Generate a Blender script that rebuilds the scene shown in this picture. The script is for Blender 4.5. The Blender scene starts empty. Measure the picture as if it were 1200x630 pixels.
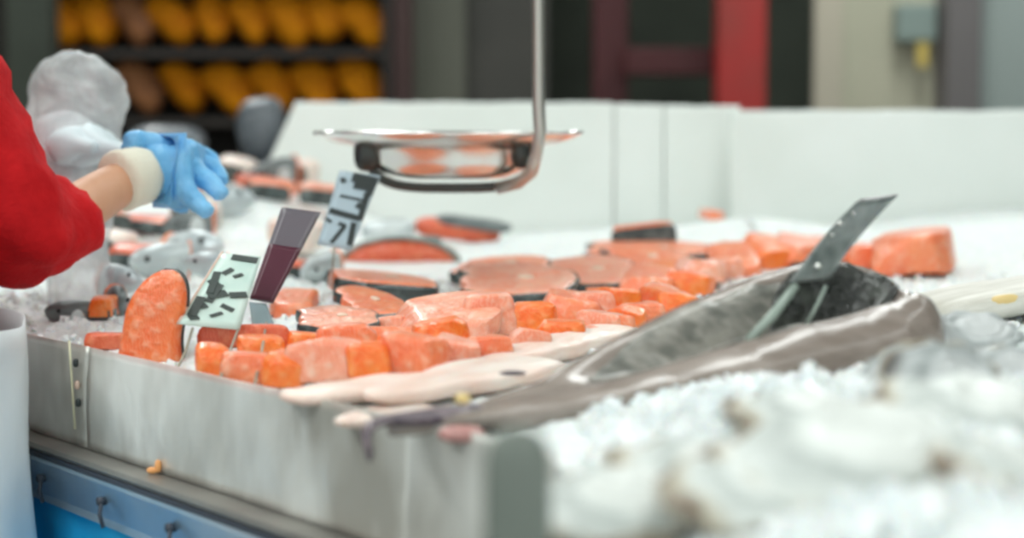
import bpy, bmesh, math, random
from mathutils import Vector, Matrix, noise, Euler
C = bpy.context.scene.collection
PI = math.pi
random.seed(7)
F = 2000.0; EYE = 0.22; PITCH = math.atan(150/F)
CT, ST = math.cos(PITCH), math.sin(PITCH)

# ------------------------------------------------------------------ where the photo's points stand
def ray(px, py):
    u, v = (px-600)/F, (315-py)/F
    return Vector((u, CT+v*ST, -ST+v*CT))
def P(px, py, d):
    r = ray(px, py); k = d/r.y
    return Vector((r.x*k, d, EYE+r.z*k))
def G(px, py, z=0.0):
    r = ray(px, py); k = (z-EYE)/r.z
    return Vector((r.x*k, r.y*k, z))

# ------------------------------------------------------------------ materials
def nodes(name):
    m = bpy.data.materials.new(name); m.use_nodes = True
    nt = m.node_tree; b = nt.nodes['Principled BSDF']
    return m, nt, b
def mat(name, col, rough=.5, metal=0, col2=None, scale=20, stretch=(1,1,1), bump=0, bscale=60, sss=0, spec=.5, coat=0, detail=3, lo=.35, hi=.65, trans=0, alpha=1):
    m, nt, b = nodes(name)
    b.inputs['Base Color'].default_value = (*col, 1)
    b.inputs['Roughness'].default_value = rough
    b.inputs['Metallic'].default_value = metal
    b.inputs['Specular IOR Level'].default_value = spec
    b.inputs['Coat Weight'].default_value = coat
    b.inputs['Coat Roughness'].default_value = .12
    if sss:
        b.inputs['Subsurface Weight'].default_value = sss
        b.inputs['Subsurface Radius'].default_value = (.02, .01, .006)
        b.inputs['Subsurface Scale'].default_value = .5
    if trans: b.inputs['Transmission Weight'].default_value = trans
    if alpha < 1: b.inputs['Alpha'].default_value = alpha
    tc = nt.nodes.new('ShaderNodeTexCoord'); mp = nt.nodes.new('ShaderNodeMapping')
    mp.inputs['Scale'].default_value = stretch
    nt.links.new(tc.outputs['Object'], mp.inputs['Vector'])
    if col2:
        n = nt.nodes.new('ShaderNodeTexNoise'); n.inputs['Scale'].default_value = scale; n.inputs['Detail'].default_value = detail
        r = nt.nodes.new('ShaderNodeValToRGB')
        r.color_ramp.elements[0].position = lo; r.color_ramp.elements[1].position = hi
        r.color_ramp.elements[0].color = (*col, 1); r.color_ramp.elements[1].color = (*col2, 1)
        nt.links.new(mp.outputs[0], n.inputs['Vector']); nt.links.new(n.outputs['Fac'], r.inputs[0])
        nt.links.new(r.outputs[0], b.inputs['Base Color'])
    if bump:
        n2 = nt.nodes.new('ShaderNodeTexNoise'); n2.inputs['Scale'].default_value = bscale; n2.inputs['Detail'].default_value = 4
        bp = nt.nodes.new('ShaderNodeBump'); bp.inputs['Strength'].default_value = bump; bp.inputs['Distance'].default_value = .01
        nt.links.new(mp.outputs[0], n2.inputs['Vector']); nt.links.new(n2.outputs['Fac'], bp.inputs['Height'])
        nt.links.new(bp.outputs[0], b.inputs['Normal'])
    return m
def salmon_mat(name, base, fat, rot=0, k=95):
    m, nt, b = nodes(name)
    tc = nt.nodes.new('ShaderNodeTexCoord'); mp = nt.nodes.new('ShaderNodeMapping'); mp.inputs['Rotation'].default_value = (0.2, .1, rot)
    w = nt.nodes.new('ShaderNodeTexWave'); w.inputs['Scale'].default_value = k; w.inputs['Distortion'].default_value = 9; w.inputs['Detail'].default_value = 3; w.inputs['Detail Scale'].default_value = 1.2
    r = nt.nodes.new('ShaderNodeValToRGB'); r.color_ramp.elements[0].position = .5; r.color_ramp.elements[1].position = 1.0
    r.color_ramp.elements[0].color = (*base, 1); r.color_ramp.elements[1].color = (*[base[q]*.66+fat[q]*.34 for q in range(3)], 1)
    n = nt.nodes.new('ShaderNodeTexNoise'); n.inputs['Scale'].default_value = 22
    mx = nt.nodes.new('ShaderNodeMixRGB'); mx.blend_type = 'MIX'; mx.inputs[2].default_value = (min(1, base[0]*1.02), min(1, base[1]*1.6), min(1, base[2]*2.0), 1)
    mr = nt.nodes.new('ShaderNodeMapRange'); mr.inputs[1].default_value = .4; mr.inputs[2].default_value = .7
    nt.links.new(tc.outputs['Object'], mp.inputs[0]); nt.links.new(mp.outputs[0], w.inputs[0]); nt.links.new(w.outputs['Fac'], r.inputs[0])
    nt.links.new(tc.outputs['Object'], n.inputs[0]); nt.links.new(n.outputs['Fac'], mr.inputs[0]); nt.links.new(mr.outputs[0], mx.inputs[0])
    nt.links.new(r.outputs[0], mx.inputs[1])
    n3 = nt.nodes.new('ShaderNodeTexNoise'); n3.inputs['Scale'].default_value = 95; n3.inputs['Detail'].default_value = 3
    m3 = nt.nodes.new('ShaderNodeMapRange'); m3.inputs[1].default_value = .50; m3.inputs[2].default_value = .72; m3.inputs[4].default_value = .75
    x3 = nt.nodes.new('ShaderNodeMixRGB'); x3.inputs[2].default_value = (*fat, 1)
    nt.links.new(tc.outputs['Object'], n3.inputs[0]); nt.links.new(n3.outputs['Fac'], m3.inputs[0]); nt.links.new(m3.outputs[0], x3.inputs[0])
    nt.links.new(mx.outputs[0], x3.inputs[1]); nt.links.new(x3.outputs[0], b.inputs['Base Color'])
    b.inputs['Roughness'].default_value = .34; b.inputs['Specular IOR Level'].default_value = .5; b.inputs['Coat Weight'].default_value = .35; b.inputs['Coat Roughness'].default_value = .2
    bp = nt.nodes.new('ShaderNodeBump'); bp.inputs['Strength'].default_value = .7; bp.inputs['Distance'].default_value = .006
    nt.links.new(n3.outputs['Fac'], bp.inputs['Height']); nt.links.new(bp.outputs[0], b.inputs['Normal'])
    b.inputs['Subsurface Weight'].default_value = .25; b.inputs['Subsurface Radius'].default_value = (.02, .006, .003); b.inputs['Subsurface Scale'].default_value = .4
    return m
M = {}
M['ice'] = mat('crushed ice', (.80,.87,.86), .35, col2=(.93,.96,.95), scale=60, bump=.6, bscale=160, sss=.15, spec=.4)
M['chip'] = mat('ice chips', (.90,.93,.925), .18, sss=.3, spec=.6, bump=.2, bscale=90)
M['foam'] = mat('white foam', (.86,.90,.87), .85, col2=(.80,.85,.81), scale=3, bump=.25, bscale=260, spec=.2)
M['coral'] = salmon_mat('coral flesh', (.96,.19,.065), (.97,.50,.34), 0)
M['pink'] = salmon_mat('pink flesh', (.95,.29,.16), (.97,.62,.48), .7)
M['orange'] = salmon_mat('orange flesh', (.98,.15,.012), (.98,.36,.12), 1.3)
M['deep'] = salmon_mat('deep red flesh', (.74,.10,.035), (.85,.26,.13), .3)
M['skin'] = mat('salmon skin', (.035,.05,.05), .25, col2=(.20,.24,.23), scale=40, spec=.7, lo=.5, hi=.8)
M['bone'] = mat('pale bone', (.75,.55,.42), .5)
M['white_flesh'] = mat('pale flesh', (.84,.62,.53), .35, col2=(.90,.80,.73), scale=14, stretch=(1,3,1), bump=.3, bscale=40, sss=.2)
M['silver'] = mat('silver skin', (.42,.48,.50), .28, col2=(.72,.78,.78), scale=12, metal=.25, spec=.7)
M['dark_back'] = mat('dark fish back', (.045,.06,.065), .3, col2=(.18,.21,.21), scale=18, spec=.6)
M['eel'] = mat('taupe fish skin', (.25,.20,.17), .22, col2=(.38,.32,.285), scale=9, stretch=(1,4,4), spec=.7, coat=.5, bump=.25, bscale=18)
M['flap'] = mat('grey inner flap', (.17,.17,.15), .25, col2=(.38,.36,.32), scale=11, stretch=(1,7,5), spec=.7, coat=.4, bump=.2, bscale=18, lo=.38, hi=.6)
M['cavity'] = mat('dark cavity', (.018,.020,.017), .2, col2=(.10,.11,.095), scale=40, spec=.7, lo=.5, hi=.8, bump=.5, bscale=60)
M['finp'] = mat('purple grey fin', (.07,.05,.07), .3, col2=(.22,.17,.19), scale=30, stretch=(1,8,1))
M['eye'] = mat('fish eye', (.01,.01,.01), .08)
M['steel'] = mat('steel with painted reflections', (.96,.98,.94), .30, .45, col2=(.52,.51,.46), scale=3.2, stretch=(3,3,1.6), bump=.35, bscale=9)  # cloudy light and dark patches in the colour imitate panel reflections
M['ledge'] = mat('dull steel ledge', (.30,.29,.27), .42, .8, col2=(.40,.39,.36), scale=10)
M['fascia'] = mat('blue reflection steel', (.36,.54,.70), .3, .8, col2=(.56,.66,.74), scale=7, bump=.4, bscale=9)  # steel strip; the blue it reflects is put into its base colour
M['seal'] = mat('dark seal', (.05,.06,.08), .5)
M['tarp'] = mat('blue tarp', (.005,.36,.78), .35, col2=(.02,.50,.90), scale=4, bump=.3, bscale=8)
M['chrome'] = mat('polished steel', (.78,.78,.75), .24, 1, bump=.05, bscale=20)
M['dark_reflection'] = mat('dark reflection tone', (.07,.075,.07), .3, .8)  # tone of the modelled dark reflections on the scale bowl
M['pole'] = mat('satin rod', (.50,.48,.44), .35, .9)
M['red'] = mat('red knit', (.62,.010,.014), .8, col2=(.50,.006,.010), scale=30, bump=.25, bscale=130, spec=.2)
M['skin_h'] = mat('human skin', (.72,.42,.27), .5, col2=(.66,.36,.22), scale=20, sss=.15)
M['glove'] = mat('blue glove', (.13,.46,.82), .4, col2=(.22,.56,.88), scale=25, bump=.7, bscale=45, sss=.1)
M['cuff'] = mat('cream cuff', (.82,.80,.66), .6, bump=.3, bscale=50)
M['apron'] = mat('white apron', (.68,.72,.74), .45, col2=(.76,.80,.82), scale=6, bump=.6, bscale=10)
M['hair'] = mat('brown hair', (.05,.03,.02), .5)
M['trousers'] = mat('dark trousers', (.03,.03,.04), .8)
M['wire'] = mat('wire', (.36,.34,.27), .4, .6)
M['card_mint'] = mat('mint card', (.52,.70,.64), .35, col2=(.62,.76,.70), scale=30)
M['card_dark'] = mat('black card', (.022,.03,.03), .4)
M['card_maroon'] = mat('maroon card', (.085,.018,.035), .3)
M['card_grey'] = mat('grey card', (.13,.115,.135), .3)
M['mark_dark'] = mat('dark ink', (.04,.055,.05), .6)
M['card_blue'] = mat('pale blue card', (.40,.50,.56), .4)
M['mark_light'] = mat('chalk', (.55,.66,.72), .7)
M['edge'] = mat('pink plastic edge', (.65,.47,.38), .4)
M['wetgrey'] = mat('wet grey plastic', (.13,.155,.15), .18, col2=(.24,.27,.26), scale=50, spec=.7, coat=.5)
M['rod_green'] = mat('pale green rod', (.33,.40,.35), .25, spec=.6)
M['bread'] = mat('golden crust', (.80,.30,.006), .8, col2=(.50,.15,.004), scale=9, spec=.15, bump=.4, bscale=25)
M['bread2'] = mat('pale crust', (.42,.17,.06), .8, col2=(.25,.10,.04), scale=9)
M['rack'] = mat('dark rack', (.022,.016,.012), .6)
M['maroon_post'] = mat('dark brown post', (.035,.012,.010), .6)
M['pillar_lit'] = mat('pier lit side', (.17,.175,.14), .8, col2=(.20,.205,.17), scale=2)
M['pillar_shaded'] = mat('grey wall', (.085,.083,.075), .8, col2=(.105,.10,.09), scale=2)  # same pier as above, its shaded side put into the colour
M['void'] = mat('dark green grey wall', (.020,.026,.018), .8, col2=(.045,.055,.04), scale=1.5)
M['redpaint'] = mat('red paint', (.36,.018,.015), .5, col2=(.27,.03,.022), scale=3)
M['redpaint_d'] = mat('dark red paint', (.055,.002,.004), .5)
M['beige'] = mat('beige paint', (.37,.37,.28), .6, col2=(.43,.42,.32), scale=2)
M['beige_e'] = mat('beige edge', (.42,.39,.31), .6)
M['lock'] = mat('grey lock box', (.20,.26,.24), .5)
M['yellow'] = mat('yellow tag', (.55,.42,.10), .5)
M['post_g'] = mat('grey post', (.13,.12,.12), .6)
M['wall_b'] = mat('pale blue wall', (.27,.32,.305), .7, col2=(.30,.35,.335), scale=1)
M['wall'] = mat('painted wall', (.16,.16,.14), .8, col2=(.20,.20,.18), scale=1)
M['floor'] = mat('grey floor tile', (.30,.29,.27), .35, col2=(.36,.35,.33), scale=2)
M['ceil'] = mat('ceiling', (.60,.62,.60), .8, col2=(.56,.58,.56), scale=2)
M['greybag'] = mat('grey plastic', (.07,.085,.10), .35, col2=(.17,.19,.21), scale=14)
M['postm'] = mat('grey green bracket', (.16,.19,.165), .45, .2, col2=(.20,.225,.20), scale=10)
M['yellowish'] = mat('yellow fat', (.80,.60,.26), .4)
M['crumb'] = mat('orange crumb', (.90,.42,.15), .5)
M['bead'] = mat('black bead', (.03,.04,.04), .4)

def oyster_mat(name, light, tint, rim=(.10,.05,.025)):
    m, nt, b = nodes(name)
    tc = nt.nodes.new('ShaderNodeTexCoord')
    gr = nt.nodes.new('ShaderNodeTexGradient'); gr.gradient_type = 'SPHERICAL'
    mp = nt.nodes.new('ShaderNodeMapping'); mp.inputs['Scale'].default_value = (17, 17, 0)
    n = nt.nodes.new('ShaderNodeTexNoise'); n.inputs['Scale'].default_value = 45; n.inputs['Detail'].default_value = 4
    ad = nt.nodes.new('ShaderNodeMath'); ad.operation = 'MULTIPLY_ADD'; ad.inputs[1].default_value = .25
    r = nt.nodes.new('ShaderNodeValToRGB'); e = r.color_ramp.elements
    e[0].position = .10; e[0].color = (*rim,1); e[1].position = .17; e[1].color = (*tint,1)
    x = r.color_ramp.elements.new(.30); x.color = (*light,1)
    y = r.color_ramp.elements.new(.75); y.color = (light[0]*1.08, light[1]*1.06, light[2]*1.06, 1)
    z_ = r.color_ramp.elements.new(.56); z_.color = (light[0]*.70, light[1]*.72, light[2]*.72, 1)
    z2 = r.color_ramp.elements.new(.64); z2.color = (light[0]*1.06, light[1]*1.06, light[2]*1.06, 1)
    nt.links.new(tc.outputs['Object'], mp.inputs[0]); nt.links.new(mp.outputs[0], gr.inputs[0]); nt.links.new(tc.outputs['Object'], n.inputs[0])
    nt.links.new(n.outputs['Fac'], ad.inputs[0]); nt.links.new(gr.outputs['Fac'], ad.inputs[2]); nt.links.new(ad.outputs[0], r.inputs[0])
    nt.links.new(r.outputs[0], b.inputs['Base Color']); b.inputs['Roughness'].default_value = .4
    return m
M['oyster'] = oyster_mat('pale oyster shell', (.66,.70,.67), (.50,.46,.36))
M['oyster_g'] = oyster_mat('grey oyster shell', (.48,.51,.51), (.30,.30,.29), (.13,.125,.12))
M['oyster_low'] = mat('brown oyster shell', (.30,.24,.17), .5, col2=(.52,.52,.46), scale=40)

def film_mat():
    m, nt, b = nodes('clear plastic film')
    b.inputs['Base Color'].default_value = (.80,.84,.85,1); b.inputs['Roughness'].default_value = .25
    n = nt.nodes.new('ShaderNodeTexNoise'); n.inputs['Scale'].default_value = 14; n.inputs['Detail'].default_value = 5; n.inputs['Distortion'].default_value = 1.2
    mr = nt.nodes.new('ShaderNodeMapRange'); mr.inputs[1].default_value = .3; mr.inputs[2].default_value = .7; mr.inputs[3].default_value = .30; mr.inputs[4].default_value = .62
    tc = nt.nodes.new('ShaderNodeTexCoord'); nt.links.new(tc.outputs['Object'], n.inputs[0]); nt.links.new(n.outputs['Fac'], mr.inputs[0])
    nt.links.new(mr.outputs[0], b.inputs['Alpha'])
    bp = nt.nodes.new('ShaderNodeBump'); bp.inputs['Distance'].default_value = .02; bp.inputs['Strength'].default_value = .8
    nt.links.new(n.outputs['Fac'], bp.inputs['Height']); nt.links.new(bp.outputs[0], b.inputs['Normal'])
    return m
M['film'] = film_mat()

# ------------------------------------------------------------------ objects
def link(name, verts, faces, m, parent=None, smooth=True, loc=None, kind=None):
    me = bpy.data.meshes.new(name); me.from_pydata([tuple(v) for v in verts], [], faces)
    bm = bmesh.new(); bm.from_mesh(me); bmesh.ops.recalc_face_normals(bm, faces=bm.faces); bm.to_mesh(me); bm.free()
    if m: me.materials.append(m)
    if smooth: me.polygons.foreach_set('use_smooth', [True]*len(me.polygons))
    me.update()
    o = bpy.data.objects.new(name, me); C.objects.link(o)
    if parent: o.parent = parent
    if loc is not None: o.location = loc
    if kind: o['kind'] = kind
    return o
def tag(o, label, cat, group=None, kind=None):
    o['label'] = label; o['category'] = cat
    if group: o['group'] = group
    if kind: o['kind'] = kind
    return o
def thing(name, label, cat, loc=(0,0,0), rot=(0,0,0), group=None):
    o = bpy.data.objects.new(name, None); C.objects.link(o); o.location = loc; o.rotation_euler = rot
    o.empty_display_size = .05
    return tag(o, label, cat, group)
def copy_tree(o, parent=None):
    c = o.copy(); C.objects.link(c)
    if parent: c.parent = parent
    for ch in list(o.children): copy_tree(ch, c)
    return c
def box_vf(a, b, bev=0):
    bm = bmesh.new(); bmesh.ops.create_cube(bm, size=1)
    for v in bm.verts:
        v.co = Vector(((a[0]+b[0])/2+v.co.x*(b[0]-a[0]), (a[1]+b[1])/2+v.co.y*(b[1]-a[1]), (a[2]+b[2])/2+v.co.z*(b[2]-a[2])))
    if bev: bmesh.ops.bevel(bm, geom=bm.edges[:], offset=bev, segments=3, affect='EDGES', profile=.5)
    bm.verts.ensure_lookup_table()
    vs = [v.co.copy() for v in bm.verts]; fs = [[v.index for v in f.verts] for f in bm.faces]; bm.free()
    return vs, fs
def box(name, a, b, m, parent=None, bev=0, kind=None, smooth=False):
    vs, fs = box_vf(a, b, bev); return link(name, vs, fs, m, parent, smooth, kind=kind)
def tube_vf(pts, rad, n=12, cap=True, flat=None):
    pts = [Vector(p) for p in pts]; vs = []; fs = []
    if not hasattr(rad, '__len__'): rad = [rad]*len(pts)
    up = Vector((0,0,1))
    t0 = (pts[1]-pts[0]).normalized()
    a = t0.cross(up) if abs(t0.dot(up)) < .95 else t0.cross(Vector((0,1,0)))
    a.normalize()
    for i, p in enumerate(pts):
        t = (pts[min(i+1, len(pts)-1)]-pts[max(i-1, 0)]).normalized()
        a = (a-t*a.dot(t)).normalized(); b = t.cross(a)
        r = rad[i]
        for k in range(n):
            an = 2*PI*k/n
            ra, rb = (r, r) if not hasattr(r, '__len__') else r
            vs.append(p+a*math.cos(an)*ra+b*math.sin(an)*rb)
    for i in range(len(pts)-1):
        for k in range(n):
            fs.append([i*n+k, i*n+(k+1)%n, (i+1)*n+(k+1)%n, (i+1)*n+k])
    if cap:
        fs.append(list(range(n))[::-1]); fs.append([(len(pts)-1)*n+k for k in range(n)])
    return vs, fs
def tube(name, pts, rad, m, parent=None, n=12):
    vs, fs = tube_vf(pts, rad, n); return link(name, vs, fs, m, parent)
def merge(*vfs):
    V = []; Fc = []
    for vs, fs in vfs:
        o = len(V); V += list(vs); Fc += [[i+o for i in f] for f in fs]
    return V, Fc
def grid(name, fn, nu, nv, m, parent=None, wrap=False, kind=None, solid=0):
    vs = [fn(i/nu, j/nv) for i in range(nu+1) for j in range(nv+1)]
    fs = [[i*(nv+1)+j, (i+1)*(nv+1)+j, (i+1)*(nv+1)+j+1, i*(nv+1)+j+1] for i in range(nu) for j in range(nv)]
    o = link(name, vs, fs, m, parent, kind=kind)
    if solid:
        s = o.modifiers.new('thickness', 'SOLIDIFY'); s.thickness = solid; s.offset = 0
    return o
def nz(x, y, z=0, s=1, seed=0): return noise.noise(Vector((x*s+seed*17.3, y*s-seed*9.1, z*s+seed*3.7)))
def facet(vs, a, b, c, seed, n=7):
    rr = random.Random(seed*13+5); pl = []
    for _ in range(n):
        v = Vector((rr.uniform(-1,1), rr.uniform(-1,1), rr.uniform(-.2,1))).normalized()
        sup = abs(v.x)*a+abs(v.y)*b+abs(v.z)*c
        pl.append((v, sup*rr.uniform(.62,.85)))
    out = []
    for p in vs:
        for v, k in pl:
            e = p.dot(v)-k
            if e > 0: p = p-v*e*.9
        out.append(p)
    return out
def spow(c, e): return math.copysign(abs(c)**e, c)
def superq(a, b, c, e=.45, nu=28, nv=16, amp=.0, sc=25, seed=0, taper=0, bend=0):
    vs = []; fs = []
    for j in range(nv+1):
        ph = -PI/2+PI*j/nv
        for i in range(nu):
            th = 2*PI*i/nu
            x = a*spow(math.cos(ph), e)*spow(math.cos(th), e); y = b*spow(math.cos(ph), e)*spow(math.sin(th), e); z = c*spow(math.sin(ph), e)
            k = 1+taper*x/a; y *= k; z = (z+c)*(.5+.5*k)-c
            z += bend*(x/a)**2*c
            n_ = nz(x, y, z, sc, seed); n2 = nz(x, y, z, sc*.35, seed+3)
            d = 1+amp*n_+amp*1.6*n2
            vs.append(Vector((x*d, y*d, z*d)))
    for j in range(nv):
        for i in range(nu):
            fs.append([j*nu+i, j*nu+(i+1)%nu, (j+1)*nu+(i+1)%nu, (j+1)*nu+i])
    return vs, fs

# ------------------------------------------------------------------ the counter's front line
A0 = Vector((-.549, 1.925, 0)); DR = Vector((.619, -.786, 0)).normalized(); OUT = Vector((-DR.y*-1, 0, 0))
OUT = Vector((-.786, -.619, 0)).normalized()
TA, TB = .935, 1.327          # the counter steps out towards the viewer behind the bracket post
PA = A0+DR*TA; PB = Vector((.022, .80, 0)); D2 = (PB-PA).normalized(); O2 = Vector((-1, .02, 0)).normalized()
def FL(t, out=0, z=0):
    if t <= TA: p = A0+DR*t+OUT*out
    elif t < TB: p = PA+D2*(t-TA)+O2*out
    else: p = PB+DR*(t-TB)+OUT*out
    return Vector((p.x, p.y, z))
T0, T1 = -2.25, 1.95
def front_x(y):
    if y > PA.y: return A0.x+DR.x*((y-A0.y)/DR.y)
    if y > PB.y: return PA.x+(PB.x-PA.x)*(PA.y-y)/(PA.y-PB.y)
    return PB.x+DR.x*((y-PB.y)/DR.y)
YB = 3.9; XR = 1.9
def sm(a, b, x):
    t = max(0, min(1, (x-a)/(b-a))); return t*t*(3-2*t)
def ice_h(x, y):
    e = (x-front_x(y))*.786            # how far in from the front edge
    h = -.012+.012*sm(0, .12, e)
    h += .12*sm(-.1, -.55, x)*sm(2.7, 3.7, y)        # heap at the back left
    h += .045*sm(.55, 1.1, x)*sm(2.4, 3.3, y)+.03*sm(3.1, 3.8, y)*sm(-.3, .3, x)
    h += .030*math.exp(-((x-.12)**2/.35**2+(y-3.2)**2/.3**2))*1.0
    # ice in the right foreground, banked up against the big fish
    h += .035*sm(.03, .22, x)*sm(1.50, 1.2, y)
    h += .030*math.exp(-((x-.45)**2/.15**2+(y-1.50)**2/.18**2))
    h += .035*sm(.45, .75, x)*sm(2.3, 1.7, y)
    h += .050*math.exp(-((x-.50)**2/.22**2+(y-3.35)**2/.22**2))
    return h
def ice_n(x, y):
    k = 1-.6*sm(2.2,3.0,y)+.9*sm(.0,.15,x)*sm(1.75,1.45,y)
    return k*(.006*nz(x,y,0,14)+.006*abs(nz(x,y,0,42,2))+.003*nz(x,y,0,110,5))

# ------------------------------------------------------------------ ROOM
FZ = -.90; CZ = 2.3
box('floor', (-6,-3,FZ-.05), (6,9,FZ), M['floor'], kind='structure')
box('ceiling', (-6,-3,CZ), (6,9,CZ+.05), M['ceil'], kind='structure')
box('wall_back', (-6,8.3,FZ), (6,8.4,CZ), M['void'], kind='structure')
box('wall_left', (-6.1,-3,FZ), (-6,8.3,CZ), M['wall'], kind='structure')
box('wall_right', (6,-3,FZ), (6.1,8.3,CZ), M['wall_b'], kind='structure')
def bx(px, d): return (px-600)*d/F
# pier with lit and shaded faces in its colours, corner walls, above the foam
box('wall_pier_lit', (bx(483,7.2),7.2,FZ), (bx(545,7.2),8.3,CZ), M['pillar_lit'], kind='structure')
box('wall_pier_shaded', (bx(545,7.2),7.3,FZ), (bx(641,7.3),8.3,CZ), M['pillar_shaded'], kind='structure')
box('wall_panel_blue', (bx(1146,6.8),6.8,FZ), (bx(1500,6.8),8.3,CZ), M['wall_b'], kind='structure')
box('trim_post_grey', (bx(1106,6.7),6.7,FZ), (bx(1146,6.7),6.9,CZ), M['post_g'], kind='structure')
# beige cold room door
door = box('door_1', (bx(962,6.9),6.9,FZ), (bx(1106,6.9),7.0,1.15), M['beige'], bev=.01, kind='structure')
box('door_edge', (bx(952,6.86),6.86,FZ), (bx(985,6.86),6.9,1.15), M['beige_e'], door)
lk = box('door_lock', (bx(1048,6.8),6.80,P(0,48,6.8).z), (bx(1094,6.8),6.895,P(0,4,6.8).z), M['lock'], door, bev=.008)
box('lock_tag', (bx(1073,6.78),6.79,P(0,78,6.8).z), (bx(1085,6.78),6.80,P(0,50,6.8).z), M['yellow'], lk)
# red steel frame
rf = thing('steel_frame', 'red painted steel post frame with cross beam before the dark recess', 'frame', (bx(866,6.6),6.6,FZ))
def lb(name, a, b, m, parent, bev=0):
    o = box(name, a, b, m, parent, bev); o.matrix_parent_inverse = Matrix.Translation(parent.location).inverted(); return o
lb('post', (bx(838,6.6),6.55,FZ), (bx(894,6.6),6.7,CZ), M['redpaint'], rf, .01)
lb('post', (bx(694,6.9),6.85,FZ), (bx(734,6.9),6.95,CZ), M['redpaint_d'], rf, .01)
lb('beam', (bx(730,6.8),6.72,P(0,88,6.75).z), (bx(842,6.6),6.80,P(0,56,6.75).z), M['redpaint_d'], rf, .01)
# dark brown post by the rack
tag(box('rack_post', (bx(462,6.9),6.9,FZ), (bx(484,6.9),7.0,CZ), M['maroon_post'], bev=.008), 'dark brown upright post between bread rack and grey pier', 'post')
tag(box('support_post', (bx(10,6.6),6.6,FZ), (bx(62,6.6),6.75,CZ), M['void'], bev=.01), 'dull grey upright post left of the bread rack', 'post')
# bread rack
rk = thing('bread_rack', 'dark shelving rack holding rows of golden loaves', 'rack', (bx(250,7.2),7.2,FZ))
RX0, RX1 = bx(30,7.2), bx(455,7.2)
zs = [P(0,138,7.0).z, P(0,58,7.0).z]
def lbx(name, a, b, m=M['rack']): return lb(name, a, b, m, rk)
lbx('back_panel', (RX0,7.55,FZ), (RX1,7.58,1.3)); lbx('side_panel', (RX0-.03,6.95,FZ), (RX0,7.58,1.3)); lbx('side_panel', (RX1,6.95,FZ), (RX1+.03,7.58,1.3))
for z in (zs[0], zs[1], zs[1]+.28, zs[0]-.30, zs[0]-.6): lbx('shelf', (RX0,6.95,z-.03), (RX1,7.55,z-.004))
def loaf(L, seed, m):
    vs, fs = superq(L/2*1.1, .075, .074, .75, 24, 14, .20, 9, seed, 0, -.2)
    for v in vs:
        v.z += .004*math.cos(v.x*90)
    return link('bread_loaf', vs, fs, m)
words = ['first','second','third','fourth','fifth','sixth','seventh','eighth','ninth','tenth','eleventh']
rows = [(zs[1], 70, 428, 9, 'upper'), (zs[0], 165, 425, 6, 'lower')]
for (z, xa, xb, n, nm) in rows:
    for i in range(n):
        px = xa+(xb-xa)*i/(n-1)
        pale = (nm == 'upper' and i == 2) or (nm == 'lower' and i == 0)
        o = loaf(.20+.02*random.random(), i+(20 if nm == 'upper' else 0), M['bread2'] if pale else M['bread'])
        tilt = .75+.35*random.random()
        o.rotation_euler = (0, tilt, .3*(random.random()-.5)+.2)
        o.location = (bx(px,7.1), 7.14, z+.072+.10*abs(math.sin(tilt))*.85)
        tag(o, f'{"pale pinkish" if pale else "golden brown"} loaf, {words[i]} from the left on the {nm} rack shelf', 'bread', f'loaves on the {nm} shelf')
# dark crate like items behind the glove
tag(link('grey_bundle', *superq(.10,.08,.055,.6,24,14,.25,9,4), M['greybag'], loc=P(195,174,4.4)), 'blurred grey bundle behind the blue glove', 'bundle')
tag(box('back_table', (-3.6,4.12,FZ), (-.3,4.9,P(185,160,4.4).z-.085), M['rack'], bev=.01), 'dark side table behind the left end of the counter', 'table')
gb = link('plastic_sack', *superq(.065,.06,.092,.6,24,18,.22,10,8,), M['greybag'], loc=(0,0,0)); gb.location = P(305,155,4.35)
gb.location.z = P(185,160,4.4).z-.085+.096
tag(gb, 'grey plastic sack standing behind the slanted foam end', 'sack')

# ceiling lights
k = 0
fixture = None
for yy in (.2, 1.7, 3.2, 4.9, 6.6):
    for xx in (-2.6, -.9, .9, 2.6):
        if fixture is None:
            fixture = thing('ceiling_light', '', 'ceiling light', (0,0,0))
            box('housing', (-.10,-.62,-.05), (.10,.62,0), M['ceil'], fixture, bev=.01)
            em = bpy.data.materials.new('lamp tube'); em.use_nodes = True; nt = em.node_tree
            nt.nodes.remove(nt.nodes['Principled BSDF']); e = nt.nodes.new('ShaderNodeEmission'); e.inputs[0].default_value = (.95,1,.97,1); e.inputs[1].default_value = 5
            nt.links.new(e.outputs[0], nt.nodes['Material Output'].inputs[0])
            box('diffuser', (-.085,-.60,-.062), (.085,.60,-.051), em, fixture)
            f = fixture
        else: f = copy_tree(fixture)
        f.location = (xx, yy, CZ)
        cols = {-2.6:'leftmost', -.9:'inner left', .9:'inner right', 2.6:'rightmost'}
        rws = {.2:'above the viewer', 1.7:'over the near counter', 3.2:'over the foam end', 4.9:'beyond the counter', 6.6:'before the back wall'}
        f['label'] = f'long white ceiling light, {cols[xx]} of four in the row {rws[yy]}'; f['group'] = 'ceiling lights'
def area(loc, sx, sy, e, col=(.96,1,.98), rot=(0,0,0)):
    l = bpy.data.lights.new('lamp', 'AREA'); l.shape = 'RECTANGLE'; l.size = sx; l.size_y = sy; l.energy = e; l.color = col
    o = bpy.data.objects.new('lamp', l); C.objects.link(o); o.location = loc; o.rotation_euler = rot
area((-.9,2.6,CZ-.08), .3, 2.6, 10); area((.9,2.6,CZ-.08), .3, 2.6, 10)
area((-2.4,.3,CZ-.08), .4, 2.6, 44); area((-.9,-.6,CZ-.08), .3, 2.5, 12); area((.9,-.6,CZ-.08), .3, 2.5, 10)  # first is an unseen aisle light added to brighten the front panel
area((-1.5,5.8,CZ-.08), .3, 1.5, 34); area((1.5,5.8,CZ-.08), .3, 1.5, 30)
w = bpy.data.worlds.new('World'); bpy.context.scene.world = w; w.use_nodes = True
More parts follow.
